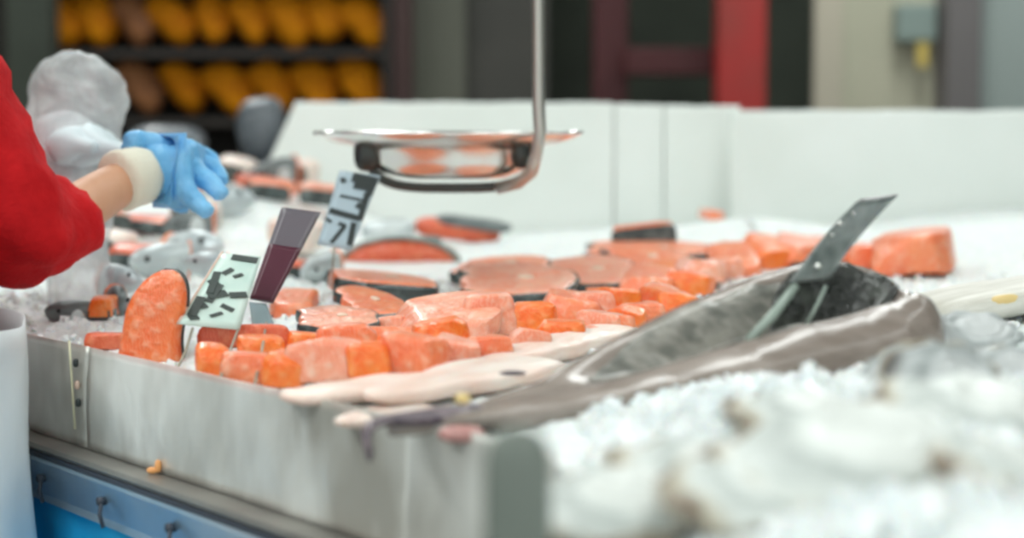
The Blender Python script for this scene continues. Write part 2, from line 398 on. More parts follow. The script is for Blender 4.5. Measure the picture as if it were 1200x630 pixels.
w.node_tree.nodes['Background'].inputs[0].default_value = (.90,.97,.95,1); w.node_tree.nodes['Background'].inputs[1].default_value = .8

# ------------------------------------------------------------------ COUNTER
ct = thing('fish_counter', 'long stainless steel fish display counter with blue skirt filled with ice', 'counter', (0,0,FZ))
def cp(o): o.parent = ct; o.location.z -= FZ; return o
def panel_fn(t0, t1, seed):
    def fn(u, v):
        t = t0+(t1-t0)*u; z = -.105+.107*v+.0015*nz(t,0,0,9,seed)*v
        wv = .006*nz(t, z*.8, 0, 9, seed)+.0015*nz(t, z, 0, 30, seed)
        return FL(t, .004*(1-v)+wv*math.sin(PI*min(1,max(0,v*.9+.1))), z)
    return fn
cuts = [T0, -1.55, -.95, -.42, .165, .76, TA, TB, T1]
for i in range(len(cuts)-1):
    cp(grid('side_panel', panel_fn(cuts[i]+.0015, cuts[i+1]-.0015, i), 60, 12, M['steel'], solid=.0025))
def prism(name, prof, m, wob=0):
    prism_(name, prof, m, T0, TA, 40, wob); prism_(name, prof, m, TB+.001, T1, 12, wob)
def prism_(name, prof, m, t0, t1, n, wob):   # (out, z) profile along the front line
    vs = []; fs = []; k = len(prof)
    for i in range(n+1):
        t = t0+(t1-t0)*i/n
        for (o_, z_) in prof: vs.append(FL(t, o_+wob*nz(t,z_,0,7), z_))
    for i in range(n):
        for j in range(k): fs.append([i*k+j, i*k+(j+1)%k, (i+1)*k+(j+1)%k, (i+1)*k+j])
    fs.append(list(range(k))); fs.append([n*k+j for j in range(k)][::-1])
    return cp(link(name, vs, fs, m, smooth=False))
prism('ledge', [(-.02,-.106),(.034,-.106),(.036,-.110),(.034,-.114),(-.02,-.114)], M['ledge'])
prism('seal_strip', [(.028,-.1145),(.036,-.1145),(.036,-.1195),(.028,-.1195)], M['seal'])
prism('fascia', [(.020,-.1200),(.036,-.1200),(.038,-.123),(.030,-.160),(.034,-.166),(.020,-.168)], M['fascia'], wob=.0)
for t in [-.9,-.5,-.1,.12,.27,.42,.60,.78,1.45,1.65]:
    p = FL(t, .034, -.140); q = p+OUT*.008
    b_ = cp(tube('bolt', [p, q], .0045, M['seal'], n=10))
    hk = (tube('hook', [FL(t+.004,.040,-.142), FL(t+.006,.043,-.152), FL(t+.010,.041,-.165)], .0022, M['seal'], n=8)); hk.parent = b_
def skirt(u, v):
    t = T0+(T1-T0)*u; z = -.165+(FZ+.02+.165)*v
    return FL(t, .022+.018*math.sin(t*42+2*nz(t,0,0,4))*sm(0,.15,v)*.8+.012*nz(t,v,0,5), z)
cp(grid('skirt', skirt, 260, 10, M['tarp'], solid=.001))
# steel body under the ice: tray floor following the counter outline
ol = [FL(T0,-.003), FL(TA-.002,-.003), FL(TB-.002,-.003), FL(T1,-.003), Vector((XR,FL(T1).y,0)), Vector((XR,YB+.02,0)), Vector((-2.2,YB+.02,0))]
def slab(name, pts, z0, z1, m):
    n = len(pts); vs = [Vector((p.x,p.y,z0)) for p in pts]+[Vector((p.x,p.y,z1)) for p in pts]
    fs = [list(range(n))[::-1], [n+i for i in range(n)]]+[[i,(i+1)%n,n+(i+1)%n,n+i] for i in range(n)]
    return cp(link(name, vs, fs, m, smooth=False))
slab('tray', ol, -.105, -.055, M['steel']); slab('base', [p+Vector((0,0,0)) for p in ol], FZ, -.11, M['ledge'])
# uprights : grey bracket post in the near foreground
pp = P(607,560,.85)
pc = thing('bracket_post', 'blurred grey rounded bracket post at the near counter edge', 'post', (pp.x,pp.y,FZ))
vs, fs = superq(.0165,.010,.012,.8,24,12); 
def bracket():
    pts = []; prof = []
    top = P(607,496,.86).z-FZ
    n = 24; V = []; Fc = []
    zs_ = [0,.3,.6,top-.02,top-.012,top-.006,top-.002,top]
    sc_ = [1,1,1,1,.93,.78,.5,.08]
    for z, s in zip(zs_, sc_):
        for i in range(n):
            a = 2*PI*i/n; V.append(Vector((.0170*s*spow(math.cos(a),.5), .009*s*spow(math.sin(a),.6), z)))
    for j in range(len(zs_)-1):
        for i in range(n): Fc.append([j*n+i, j*n+(i+1)%n, (j+1)*n+(i+1)%n, (j+1)*n+i])
    Fc.append([(len(zs_)-1)*n+i for i in range(n)]); Fc.append(list(range(n))[::-1])
    return V, Fc
link('upright', *bracket(), M['postm'], pc)
box('foot', (-.04,-.03,0), (.04,.03,.01), M['postm'], pc, bev=.003)

# ------------------------------------------------------------------ ICE
NY, NX = 330, 300
vs = []; fs = []
for j in range(NY+1):
    y = .36+(YB-.36)*(j/NY)**1.45
    x0 = max(front_x(y)+.006, -2.0)
    for i in range(NX+1):
        x = x0+(XR-.02-x0)*(i/NX)**1.15
        if y > 3:
            yb = 3.835 if x < .46 else 3.715
            y_ = 3+(y-3)*(yb-3)/(YB-3)
        else: y_ = y
        vs.append((x, y_, ice_h(x,y_)+ice_n(x,y_)))
for j in range(NY):
    for i in range(NX): fs.append([j*(NX+1)+i, j*(NX+1)+i+1, (j+1)*(NX+1)+i+1, (j+1)*(NX+1)+i])
nb = len(vs)
ring = [i for i in range(NX+1)]+[j*(NX+1)+NX for j in range(1,NY+1)]+[NY*(NX+1)+i for i in range(NX-1,-1,-1)]+[j*(NX+1) for j in range(NY-1,0,-1)]
for r in ring: vs.append((vs[r][0], vs[r][1], -.054))
n = len(ring)
for q in range(n): fs.append([ring[q], ring[(q+1)%n], nb+(q+1)%n, nb+q])
ice_v, ice_f = vs, fs
# ice chips
V = []; Fc = []
def chip(p, s):
    bm_v = []
    for sx in (-1,1):
        for sy in (-1,1):
            for sz in (-1,1): bm_v.append(Vector((sx*(.6+.5*random.random()), sy*(.6+.5*random.random()), sz*(.35+.4*random.random())))*s)
    R = Euler((random.random()*3,random.random()*3,random.random()*3)).to_matrix()
    o = len(V); V.extend([p+R@v for v in bm_v])
    Fc.extend([[o+a for a in f] for f in ([0,1,3,2],[4,6,7,5],[0,4,5,1],[2,3,7,6],[0,2,6,4],[1,5,7,3])])
cnt = 0
while cnt < 8000:
    if random.random() < .55: x, y = random.uniform(-.05,.75), random.uniform(.8,1.75)
    else: x, y = random.uniform(-1.0,1.0), random.uniform(1.2,2.7)
    if x < front_x(y)+.03: continue
    px = 600+F*x/y
    if 0 < px-200 < 560 and y < 2.0 and x < .1 and px < 690: continue
    chip(Vector((x,y,ice_h(x,y)+ice_n(x,y)+.001)), random.uniform(.002,.0065)*(1.5 if y < 1.5 else 1)); cnt += 1
nf = len(ice_f); V2, F2 = merge((ice_v, ice_f), (V, Fc))
ice = link('crushed_ice', V2, F2, M['ice']); ice.data.materials.append(M['chip'])
for p_ in ice.data.polygons:
    if p_.index >= nf: p_.material_index = 1; p_.use_smooth = False
tag(ice, 'white crushed ice bed with loose chips filling the fish counter', 'ice', kind='stuff')

# ------------------------------------------------------------------ FOAM BOARDS
def foam(name, x0, x1, y, ztop, th, label, slant=0, seed=0):
    n = 90; V = []; Fc = []
    for i in range(n+1):
        u = i/n; x = x0+(x1-x0)*u
        zt = ztop+.003*nz(x,0,0,9,seed)+.0015*nz(x,0,0,40,seed)
        zb = -.05
        xs = x+(-slant*(1-u)**6)     # lower end pushed out where slanted
        lean = .02
        V += [Vector((xs,y,zb)), Vector((x,y+lean,zt-.006)), Vector((x,y+lean+.006,zt)), Vector((x,y+lean+th-.006,zt)), Vector((x,y+lean+th,zt-.006)), Vector((xs,y+th,zb))]
    for i in range(n):
        for j in range(6): Fc.append([i*6+j, i*6+(j+1)%6, (i+1)*6+(j+1)%6, (i+1)*6+j])
    Fc.append(list(range(6))); Fc.append([n*6+j for j in range(6)][::-1])
    o = link(name, V, Fc, M['foam'], smooth=False)
    return tag(o, label, 'foam board', 'foam boards along the back of the counter')
foam('foam_board', bx(347,3.87), bx(718,3.87), 3.84, P(0,120,3.87).z, .035, 'long white foam board with slanted left end behind the hanging scale', slant=.16, seed=1)
foam('foam_board', bx(720,3.87), bx(776,3.87), 3.845, P(0,122,3.87).z, .035, 'narrowest white foam board, just right of the scale rod', seed=2)
foam('foam_board', bx(778,3.87), bx(866,3.87), 3.85, P(0,123,3.87).z, .035, 'greyish white foam board in front of the bright red post', seed=3)
foam('foam_board', bx(858,3.72), bx(1560,3.72), 3.72, P(0,129,3.74).z, .05, 'widest white foam board at right standing proud of the others', seed=4)

# ------------------------------------------------------------------ SALMON
chunks_label = 'cut salmon pieces heaped on the ice'
def hard(x0, x1, y0, y1, h, z0=0):
    d = 2000*(EYE-z0)/(y1-165)
    if z0 == 0:
        for _ in range(6):
            d = .5*d+.5*2000*(EYE-ice_h(((x0+x1)/2-600)*d/F, d))/(y1-165)
        z0 = ice_h(((x0+x1)/2-600)*d/F, d)
    far = 2000*(EYE-z0-h)/max(6,(y0-165))
    e = max(.035, min(.20, far-d))
    return d, e
def chunk(x0, x1, y0, y1, h, m, label, skin=False, rz=0, seed=0, z0=0, tilt=None, e_=.40, amp=.12, taper=0, grp=chunks_label, cat='salmon', name='salmon_piece'):
    d, e = hard(x0, x1, y0, y1, h, z0)
    yc = d+e/2; w = (x1-x0)*yc/F; xc = ((x0+x1)/2-600)*yc/F
    base = ice_h(xc, yc) if z0 == 0 else z0
    rg = random.Random(seed); tilt = tilt or (rg.uniform(-.12,.16), rg.uniform(-.14,.14))
    t = thing(name, label, cat, (xc, yc, base+.001+ (0 if not skin else .0)), (tilt[0], tilt[1], rz), grp)
    w *= 1.14
    vs, fs = superq(w/2, e/2*1.1, h/2*1.12, e_*.75, 36, 20, amp, 22, seed, taper)
    vs = facet(vs, w/2, e/2, h/2, seed)
    mn = min(v.z for v in vs); vs = [v+Vector((0,0,-mn)) for v in vs]
    f = link('flesh', vs, fs, M[m], t)
    if skin:
        nu = 32; keep = []
        sv = [Vector((v.x*1.02, v.y*1.02, v.z*1.0-.0008)) for v in vs]
        fs2 = [q for q in fs if max(vs[i].z for i in q) < h*(.42+.12*math.sin(q[0]))]
        used = sorted({i for q in fs2 for i in q}); mp = {a: b for b, a in enumerate(used)}
        s = link('skin', [sv[i] for i in used], [[mp[i] for i in q] for q in fs2], M['skin'], t)
    return t
L = [
 (228,268,414,446,.026,'orange','small orange salmon cube at the left front corner of the heap'),
 (258,312,416,456,.030,'coral','coral salmon cube at the front between two sign wires'),
 (308,352,420,459,.026,'orange','small orange salmon cube just left of the biggest front piece'),
 (336,424,402,455,.038,'pink','big pale pink salmon piece at the front left of the heap'),
 (412,456,413,451,.030,'orange','deep orange salmon cube right of the big pale front piece'),
 (446,516,404,448,.032,'coral','wide coral salmon cube at the front centre touching pale fillets'),
 (508,560,398,441,.030,'pink','pink salmon cube in the middle of the front row'),
 (552,602,398,436,.028,'coral','coral salmon cube in front of the largest flat piece'),
 (595,642,388,426,.028,'pink','pale salmon cube beside the tip of the pale fillet'),
 (632,688,380,415,.028,'orange','orange salmon cube above the pale fillet and left of the big fish'),
 (680,734,368,404,.030,'pink','pale pink salmon cube close to the back of the big fish'),
 (726,772,356,392,.028,'coral','coral salmon cube leaning at the big fish'),
 (762,806,340,376,.028,'orange','orange salmon cube over the back of the big fish'),
 (330,398,392,413,.016,'orange','thin orange salmon strip behind the pale front piece'),
 (392,500,386,411,.018,'coral','long narrow orange salmon strip left of the largest flat piece'),
 (474,582,360,404,.026,'pink','largest flat pink salmon piece in the middle of the heap'),
 (574,640,362,396,.034,'coral','square coral salmon piece adjoining the largest flat piece'),
 (632,700,345,386,.032,'coral','rough coral salmon piece near the centre of the heap'),
 (692,738,338,374,.028,'orange','vivid orange salmon cube right of the rough centre piece'),
 (732,790,316,354,.030,'coral','smooth coral salmon piece behind the vivid orange cube'),
 (758,806,314,340,.022,'orange','brightest orange salmon scrap in the middle right of the heap'),
 (796,850,304,342,.030,'pink','pink salmon piece behind the narrow part of the big fish'),
 (836,884,288,326,.030,'coral','coral salmon piece left of the wet grey tag'),
 (872,922,280,316,.032,'orange','orange salmon piece rising at the back right of the heap'),
 (910,956,286,314,.024,'coral','low coral salmon piece right behind the wet grey tag'),
 (1000,1062,288,322,.034,'coral','coral salmon cube beside the rightmost big block'),
 (540,600,372,398,.040,'pink','small raised pink salmon cube on the largest flat piece edge'),
 (446,500,424,440,.030,'orange','small orange salmon scrap on the front centre'),
 (700,742,392,404,.024,'coral','thin coral salmon scrap at the foot of the big fish'),
 (655,700,392,412,.02,'pink','thin pink salmon scrap beside the pale fillet tip'),
 (376,436,398,424,.030,'coral','coral salmon piece tucked behind the big pale front piece'),
 (488,546,392,418,.034,'orange','orange salmon piece in the dip before the largest flat piece'),
 (596,650,376,398,.036,'orange','orange salmon wedge below the square coral piece'),
 (664,716,352,384,.038,'pink','pale salmon piece stacked near the heap centre'),
 (716,756,372,396,.030,'orange','vivid orange salmon wedge just behind the big fish'),
 (752,792,346,366,.034,'pink','pale salmon wedge over the narrow back of the big fish'),
 (782,832,322,350,.030,'orange','orange salmon wedge right of the smooth coral piece'),
 (826,868,306,330,.030,'pink','pale salmon wedge above the back of the big fish'),
 (276,330,400,424,.022,'orange','orange salmon strip behind the two front left cubes'),
 (430,478,374,396,.020,'pink','pink salmon strip before the small steak'),
 (946,990,284,310,.026,'coral','coral salmon piece between wet tag and rightmost big block'),
]
for i, a in enumerate(L):
    chunk(*a, rz=random.uniform(-.25,.25), seed=i, e_=.38+.2*random.random(), taper=random.uniform(-.2,.2), amp=.13)
chunk(1032,1116,272,328,.058,'coral','biggest upright coral salmon block at the far right of the heap', rz=-.25, seed=71, e_=.3, amp=.08, tilt=(0,-.12))
chunk(232,330,386,413,.024,'deep','dark orange salmon slab behind the mint price card', seed=72, rz=.1)
chunk(98,146,393,414,.018,'deep','flat red salmon strip at the left edge of the counter', seed=73)
chunk(318,368,344,372,.020,'coral','small coral salmon wedge below the maroon card', seed=74, skin=True)
chunk(104,134,346,378,.028,'orange','orange salmon scrap between plastic bag and standing fillet', seed=75, skin=True)
chunk(822,842,247,262,.018,'coral','tiny salmon scrap lying alone on the ice near the foam', seed=76, z0=.052)

def steak(name, W, D, T, m, seed, parent):
    # salmon steak: rounded back, two belly flaps with a slot between them
    n = 44; pts = []
    for i in range(n):
        a = 2*PI*i/n
        x = math.cos(a); y = math.sin(a)
        r = 1-.10*math.cos(2*a)+.16*nz(x,y,0,1.6,seed)+.06*nz(x,y,0,5,seed)
        if math.cos(a) < -.80: r *= .80          # slot between the flaps
        pts.append(Vector((x*r*W/2, y*r*D/2, 0)))
    V = []; Fc = []
    prof = [(0,.97),(.1,1),(.75,1),(.93,.975),(1,.93)]
    for (zz, s) in prof:
        for p in pts: V.append(Vector((p.x*s, p.y*s, zz*T)))
    for j in range(len(prof)-1):
        for i in range(n): Fc.append([j*n+i, j*n+(i+1)%n, (j+1)*n+(i+1)%n, (j+1)*n+i])
    o = (len(prof)-1)*n
    last = o
    for s in (.6,.3):
        st = len(V)
        for k_, p in enumerate(pts): V.append(Vector((p.x*s, p.y*s, T*(1+.10*nz(p.x,p.y,0,30,seed)))))
        for i in range(n): Fc.append([last+i, last+(i+1)%n, st+(i+1)%n, st+i])
        last = st
    Fc.append([last+i for i in range(n)]); Fc.append(list(range(n))[::-1])
    fl = link('flesh', V, Fc, M[m], parent)
    SV = []; SF = []
    for p in pts:
        for (s, z) in ((1.012,.0),(1.035,.25*T),(1.035,.62*T),(1.012,.90*T)):
            SV.append(Vector((p.x*s, p.y*s, z)))
    for i in range(n):
        if math.cos(2*PI*i/n) < -.80: continue
        for j in range(3): SF.append([i*4+j, ((i+1)%n)*4+j, ((i+1)%n)*4+j+1, i*4+j+1])
    s = link('skin', SV, SF, M['skin'], parent); md = s.modifiers.new('t','SOLIDIFY'); md.thickness = .0012
    bv, bf = superq(W*.06, D*.07, .002, .9, 14, 8); link('bone', [v+Vector((W*.08,0,T*1.02)) for v in bv], bf, M['bone'], fl)
SG = 'salmon steaks with dark skin'
S = [
 (366,524,302,362,.040,'coral','largest round salmon steak at the left back of the heap',(.0,.10),.2),
 (520,656,298,338,.032,'coral','broad salmon steak with a red top behind the dark skin edges',(.05,-.04),-.15),
 (516,688,318,358,.026,'pink','long salmon steak with a black skin edge in the middle back',(.12,0),.1),
 (664,852,284,316,.026,'coral','wide flat salmon steak at the back below the upright dark chunk',(.06,0),0),
 (620,760,312,344,.020,'pink','pale salmon steak with fat stripe in the middle back',(.12,0),-.1),
 (386,476,350,386,.020,'coral','small salmon steak in front of the largest round one',(.10,.05),.3),
 (334,448,372,400,.018,'pink','salmon steak with dark grey skin edge right of the maroon card',(.15,0),.1),
 (700,812,298,328,.018,'coral','thin salmon steak with two dark skin spots right of the back centre',(.12,0),.1),
]
for i, (x0,x1,y0,y1,h,m,lab,tl,rz) in enumerate(S):
    d, e = hard(x0,x1,y0,y1,h); yc = d+e/2; w = (x1-x0)*yc/F; xc = ((x0+x1)/2-600)*yc/F
    t = thing('salmon_steak', lab, 'salmon', (xc,yc,ice_h(xc,yc)+.003+abs(tl[0])*e/2*.8+abs(tl[1])*w/2*.6), (tl[0],tl[1],rz), SG)
    steak('salmon_steak', w, max(e,.09), max(.015,h*.62), m, i, t); t.location.z += .002
# arched grey skinned steak standing behind
def arch(name, x0, x1, ytop, ybot, d, th, m, label):
    a = P(x0, ybot, d); b = P(x1, ybot, d); hh = P(0, ytop, d).z-a.z
    t = thing(name, label, 'salmon', ((a.x+b.x)/2, d, a.z), (0,0,0), SG)
    W = (b.x-a.x)/2
    def prof(u, s): 
        an = PI*(1-u); return (W*s*math.cos(an), hh*s*math.sin(an)**.8)
    n = 30
    V = []; Fc = []
    for i in range(n+1):
        x, z = prof(i/n, .93); V += [Vector((x,-th/2,0)), Vector((x,-th/2,z)), Vector((x,th/2,z)), Vector((x,th/2,0))]
    for i in range(n):
        for j in range(4): Fc.append([i*4+j, i*4+(j+1)%4, (i+1)*4+(j+1)%4, (i+1)*4+j])
    link('flesh', V, Fc, M[m], t)
    V = []; Fc = []
    for i in range(n+1):
        x, z = prof(i/n, .94); x2, z2 = prof(i/n, 1.03); V += [Vector((x,-th*.54,z)), Vector((x2,-th*.50,z2)), Vector((x2,th*.5,z2)), Vector((x,th*.54,z))]
    for i in range(n):
        for j in range(4): Fc.append([i*4+j, i*4+(j+1)%4, (i+1)*4+(j+1)%4, (i+1)*4+j])
    link('skin', V, Fc, M['skin2'], t)
    return t
M['skin2'] = mat('grey green skin', (.14,.16,.14), .3, col2=(.30,.31,.27), scale=20)
arch('salmon_steak', 398, 540, 278, 316, 2.98, .05, 'deep', 'arched salmon steak with grey green skin over its top at the back left')
# upright dark skinned chunk
t = chunk(722,790,268,292,.040,'coral','upright salmon chunk with dark shiny skin side below the foam', seed=90, z0=.028, e_=.3, amp=.05, grp=SG)
pl, pf = superq(.058,.0022,.0185,.3,24,12,.02); 
s_ = link('skin', [v+Vector((-.0,-.0235,.0195)) for v in pl], pf, M['skin'], t)

M['tongue'] = salmon_mat('fillet tip flesh', (.90,.15,.03), (.95,.45,.28), .2, 110)
# standing fillet tail at the left
t = thing('salmon_fillet', 'upright coral salmon fillet tip with rounded top by the left edge', 'salmon', G(182,414,0), (.10,0,-.12), chunks_label)
t.location.z = -.008
def tongue(th_scale=1, off=0, zmax=1):
    V = []; Fc = []; n = 20; H = .094
    zz = [i/22 for i in range(23)]
    for z in zz:
        w_ = (.035-.006*z)*math.sqrt(max(0.0012, 1-max(0,(z-.55)/.46)**2.2)) if z > .55 else .035-.006*z-.002*math.sin(z*6)
        th = .013*(1-.35*z)*math.sqrt(max(.02,1-max(0,(z-.7)/.31)**2))
        cx = .020*z**1.6-.006; cy = .012*z*z
        for i in range(n):
            a = 2*PI*i/n; V.append(Vector((cx+w_*spow(math.cos(a),.7), cy+off+th*spow(math.sin(a),.7)*th_scale, z*H)))
    for j in range(22):
        for i in range(n): Fc.append([j*n+i, j*n+(i+1)%n, (j+1)*n+(i+1)%n, (j+1)*n+i])
    Fc.append([22*n+i for i in range(n)]); Fc.append(list(range(n))[::-1])
    return V, Fc
link('flesh', *tongue(), M['tongue'], t); 
link('skin', *tongue(.35,.0115), M['skin'], t)

# pale white fish fillets in front
def pale(pxa, pya, pxb, pyb, wd, th, label, seed):
    a, b = G(pxa,pya), G(pxb,pyb); d = b-a; Ln = d.length
    t = thing('white_fish_fillet', label, 'fish fillet', ((a+b)/2).to_tuple(), (0,0,math.atan2(d.y,d.x)), 'pale fish fillets')
    t.location.z = ice_h(t.location.x,t.location.y)-.002
    vs, fs = superq(Ln/2, wd/2, th/2, .8, 48, 16, .07, 16, seed, .25)
    mn = min(v.z for v in vs)
    link('flesh', [v+Vector((0,0,-mn+.003*nz(v.x,v.y,0,25,seed))) for v in vs], fs, M['white_flesh'], t)
    return t
pale(330,468,560,452,.085,.020,'long pale fish fillet behind the front panel and salmon cubes',1)
pale(430,478,640,440,.075,.022,'pale pinkish fish fillet with a yellow spot at front centre',2)
pale(560,440,735,398,.070,.024,'pale fish fillet lying against the back of the big fish',3)
pale(395,486,500,470,.045,.014,'short pale fish fillet resting on the panel rim',4)
tp = G(600,437,.024)
tag(link('dark_scrap', *[ [v+tp for v in superq(.011,.003,.002,.8,16,8,.2)[0]], superq(.011,.003,.002,.8,16,8,.2)[1]], M['finp']), 'small dark purple scrap lying on a pale fish fillet', 'scrap')
vs, fs = superq(.006,.005,.004,.8,16,8,.2)
tp = G(542,467,.021); tag(link('yellow_scrap', [v+tp for v in vs], fs, M['yellowish']), 'small yellow fat scrap on the pale pinkish fillet', 'scrap')

# ------------------------------------------------------------------ BIG FISH (gutted, belly open)
bf = thing('large_fish', 'large gutted taupe fish with open belly lying on the ice', 'fish', (.18,1.42,0))
def lerp_tab(tab, s):
    for i in range(len(tab)-1):
        if s <= tab[i+1][0] or i == len(tab)-2:
            a, b = tab[i], tab[i+1]; k = max(0,min(1,(s-a[0])/(b[0]-a[0]))); k = k*k*(3-2*k)*.5+k*.5
            return [a[j]+(b[j]-a[j])*k for j in range(1,len(a))]
# px of centre line, depth, half width, near flap z, groove z, far flap z
tab = [ # s, px, d, w, hn, g, hf
 (0.00, 452, 1.293, .004, .004, .004, .004),
 (0.15, 570, 1.335, .026, .013, .012, .012),
 (0.30, 660, 1.375, .042, .022, .020, .024),
 (0.45, 750, 1.42, .056, .036, .022, .052),
 (0.60, 840, 1.46, .066, .051, .016, .080),
 (0.73, 915, 1.49, .070, .064, .016, .100),
 (0.84, 975, 1.515, .074, .072, .018, .111),
 (0.91, 1018, 1.53, .074, .080, .045, .110),
 (0.965, 1056, 1.54, .060, .088, .088, .100),
 (0.99, 1082, 1.55, .040, .072, .074, .078),
 (1.00, 1096, 1.555, .018, .045, .048, .050)]
NS = 70
def center(s):
    px, d, w_, hn, g, hf = lerp_tab(tab, s); return Vector(((px-600)*d/F, d, 0)), w_, hn, g, hf
V = []; Fc = []; VL = []
secs = []
for i in range(NS+1):
    s = i/NS; c, w_, hn, g, hf = center(s)
    c2 = center(min(1,s+.01))[0]; c1 = center(max(0,s-.01))[0]; t_ = (c2-c1).normalized(); nrm = Vector((-t_.y, t_.x, 0))  # far side
    zb = ice_h(c.x,c.y)*.6-.012
    if s < .16: zb = max(zb, -.006)
    prof = [(-.55,zb),(-.92,zb+.01),(-1.06,hn*.42),(-1.0,hn*.68),(-.86,hn*.88),(-.66,hn*.99),(-.50,hn*.99),(-.38,hn*.90),(-.26,(hn*.55+g*.45)),(-.08,g*1.02),(.10,g),(.26,g+(hf-g)*.35),(.38,g+(hf-g)*.72),(.48,g+(hf-g)*.93),(.58,hf),(.72,hf*.97),(.88,hf*.80),(1.0,hf*.5),(.95,zb+.01),(.55,zb)]
    row = []
    for (a, z) in prof:
        wob = .0025*nz(s*8,a*3,0,1,5)+.0012*nz(s*25,a*6,0,1,6)
        p = c+nrm*(a*w_)+Vector((0,0,z+wob)); row.append(p)
    # droop the tail part over the panel
    secs.append(row); V += row
K = len(secs[0])
for i in range(NS):
    for j in range(K): Fc.append([i*K+j, i*K+(j+1)%K, (i+1)*K+(j+1)%K, (i+1)*K+j])
Fc.append(list(range(K))); Fc.append([NS*K+j for j in range(K)][::-1])
inv = Matrix.Translation(bf.location).inverted()
def fp(o): o.matrix_parent_inverse = inv; return o
b = fp(link('body', V, Fc, M['eel'], bf)); sb = b.modifiers.new('s','SUBSURF'); sb.levels = 1; sb.render_levels = 1
def lining(name, s0, s1, jm, jh, m, lift, p_=.5):
    V = []; Fc = []; n = 12; ns = 40
    for i in range(ns+1):
        k = -1+2*i/ns; w_ = max(.03, (1-k*k))**p_*(1+.12*nz(i*.25,jm,0,1,3))
        fi = (s0+(s1-s0)*i/ns)*NS; ia = min(NS-1, int(fi)); fr = fi-ia
        for q in range(n+1):
            fj = jm+(-1+2*q/n)*jh*w_; ja = int(fj); fk = fj-ja
            p = secs[ia][ja].lerp(secs[ia][ja+1], fk).lerp(secs[ia+1][ja].lerp(secs[ia+1][ja+1], fk), fr)
            V.append(p+Vector((0,-lift*.6,lift)))
    for i in range(ns):
        for q in range(n): Fc.append([i*(n+1)+q, i*(n+1)+q+1, (i+1)*(n+1)+q+1, (i+1)*(n+1)+q])
    o = fp(link(name, V, Fc, m, bf)); md = o.modifiers.new('t','SOLIDIFY'); md.thickness = .002; md.offset = 0
    return o
lining('belly_lining', .36, .93, 9.8, 3.4, M['flap'], .0022, .7)
lining('belly_cavity', .74, .965, 10.4, 2.7, M['cavity'], .0042, .45)
# tail draped over the panel rim, ending in a drip
tl = [P(478,492,1.30), P(450,494,1.275), P(437,500,1.262), FL(.835,.008,.006)]
a = P(560,492,1.33)
V, Fc = tube_vf([P(560,487,1.335), P(520,488,1.32), P(480,491,1.30), P(452,492,1.285), P(436,497,1.270), P(429,508,1.250), P(430,520,1.245), P(433,532,1.243), P(433,541,1.243)],
   [(.016,.010),(.017,.008),(.014,.006),(.009,.004),(.006,.003),(.004,.003),(.003,.003),(.003,.0035),(.0012,.0015)], 14)
fp(link('tail', V, Fc, M['finp'], bf))
V, Fc = superq(.017,.012,.006,.8,18,10,.2,30,4); q = P(540,508,1.275); fp(link('fin', [v+q for v in V], Fc, mat('pink fin', (.45,.18,.16), .4, col2=(.55,.30,.28), scale=30), bf))

# wet grey tag and its pale rod in the fish
def quad_card(name, c4, th, m, parent=None, bow=0):
    # c4: top-left, top-right, bottom-right, bottom-left
    tl_, tr, br, bl = [Vector(c) for c in c4]
    nrm = (tr-tl_).cross(bl-tl_).normalized()
    def fn(u, v):
        a_ = tl_.lerp(tr, u); b_ = bl.lerp(br, u); return a_.lerp(b_, v)+nrm*bow*math.sin(PI*v)
    return grid(name, fn, 6, 12, m, parent, solid=th)
t = thing('price_tag', 'wet dark grey plastic tag on a pale rod stuck in the big fish', 'price tag', P(935,345,1.50))
def tp_(o): o.matrix_parent_inverse = Matrix.Translation(t.location).inverted(); return o
tp_(quad_card('tag_plate', [P(1005,236,1.52), P(1051,229,1.56), P(972,326,1.50), P(925,332,1.47)], .0018, M['wetgrey'], t, bow=.004))
tp_(quad_card('tag_fold', [P(1008,234,1.525), P(1052,228,1.565), P(1036,238,1.56), P(1008,240,1.53)], .0016, M['finp'], t))
tp_(tube('rod', [P(932,335,1.475), P(905,370,1.455), P(876,400,1.44)], [.0040,.0044,.0040], M['rod_green'], t))
tp_(tube('clip', [P(968,335,1.47), P(955,362,1.465), P(946,378,1.46)], .0014, M['rod_green'], t, n=8))
random.seed(3)
for (px,py,r) in [(985,262,.0028),(958,312,.0042),(975,275,.0018),(940,318,.0022),(1000,250,.0016)]:
    v_, f_ = superq(r,r,r*.8,1,12,8); q = P(px,py,1.49); tp_(link('droplet', [x+q for x in v_], f_, M['chrome'], t))

# ------------------------------------------------------------------ SIGNS
def sign(name, label, c4, dd, m, th=.0016, base=None):
    t = thing(name, label, 'price sign', base)
    inv = Matrix.Translation(t.location).inverted()
    pts = [P(x, y, d) for (x, y), d in zip(c4, dd)]
    o = quad_card('card', pts, th, m, t); o.matrix_parent_inverse = inv
    nrm = (pts[1]-pts[0]).cross(pts[3]-pts[0]).normalized()
    if nrm.y > 0: nrm = -nrm
    def at(u, v, off=.0014): return pts[0].lerp(pts[1], u).lerp(pts[3].lerp(pts[2], u), v)+nrm*off
    def mark(u0, v0, u1, v1, wdt, mm, nm='chalk_mark'):
        a, b = at(u0,v0), at(u1,v1); d = (b-a).normalized(); s = d.cross(nrm)*wdt
        V = []
        for p in (a-s, b-s, b+s, a+s): V += [p, p+nrm*.0006]
        f = [[0,2,4,6],[1,7,5,3],[0,1,3,2],[2,3,5,4],[4,5,7,6],[6,7,1,0]]
        o = link(nm, V, f, mm, t, smooth=False); o.matrix_parent_inverse = inv
    return t, at, mark, inv
def stake(t, inv, pts, r=.0014, m=None):
    o = tube('wire_stake', pts, r, m or M['wire'], t, n=8); o.matrix_parent_inverse = inv
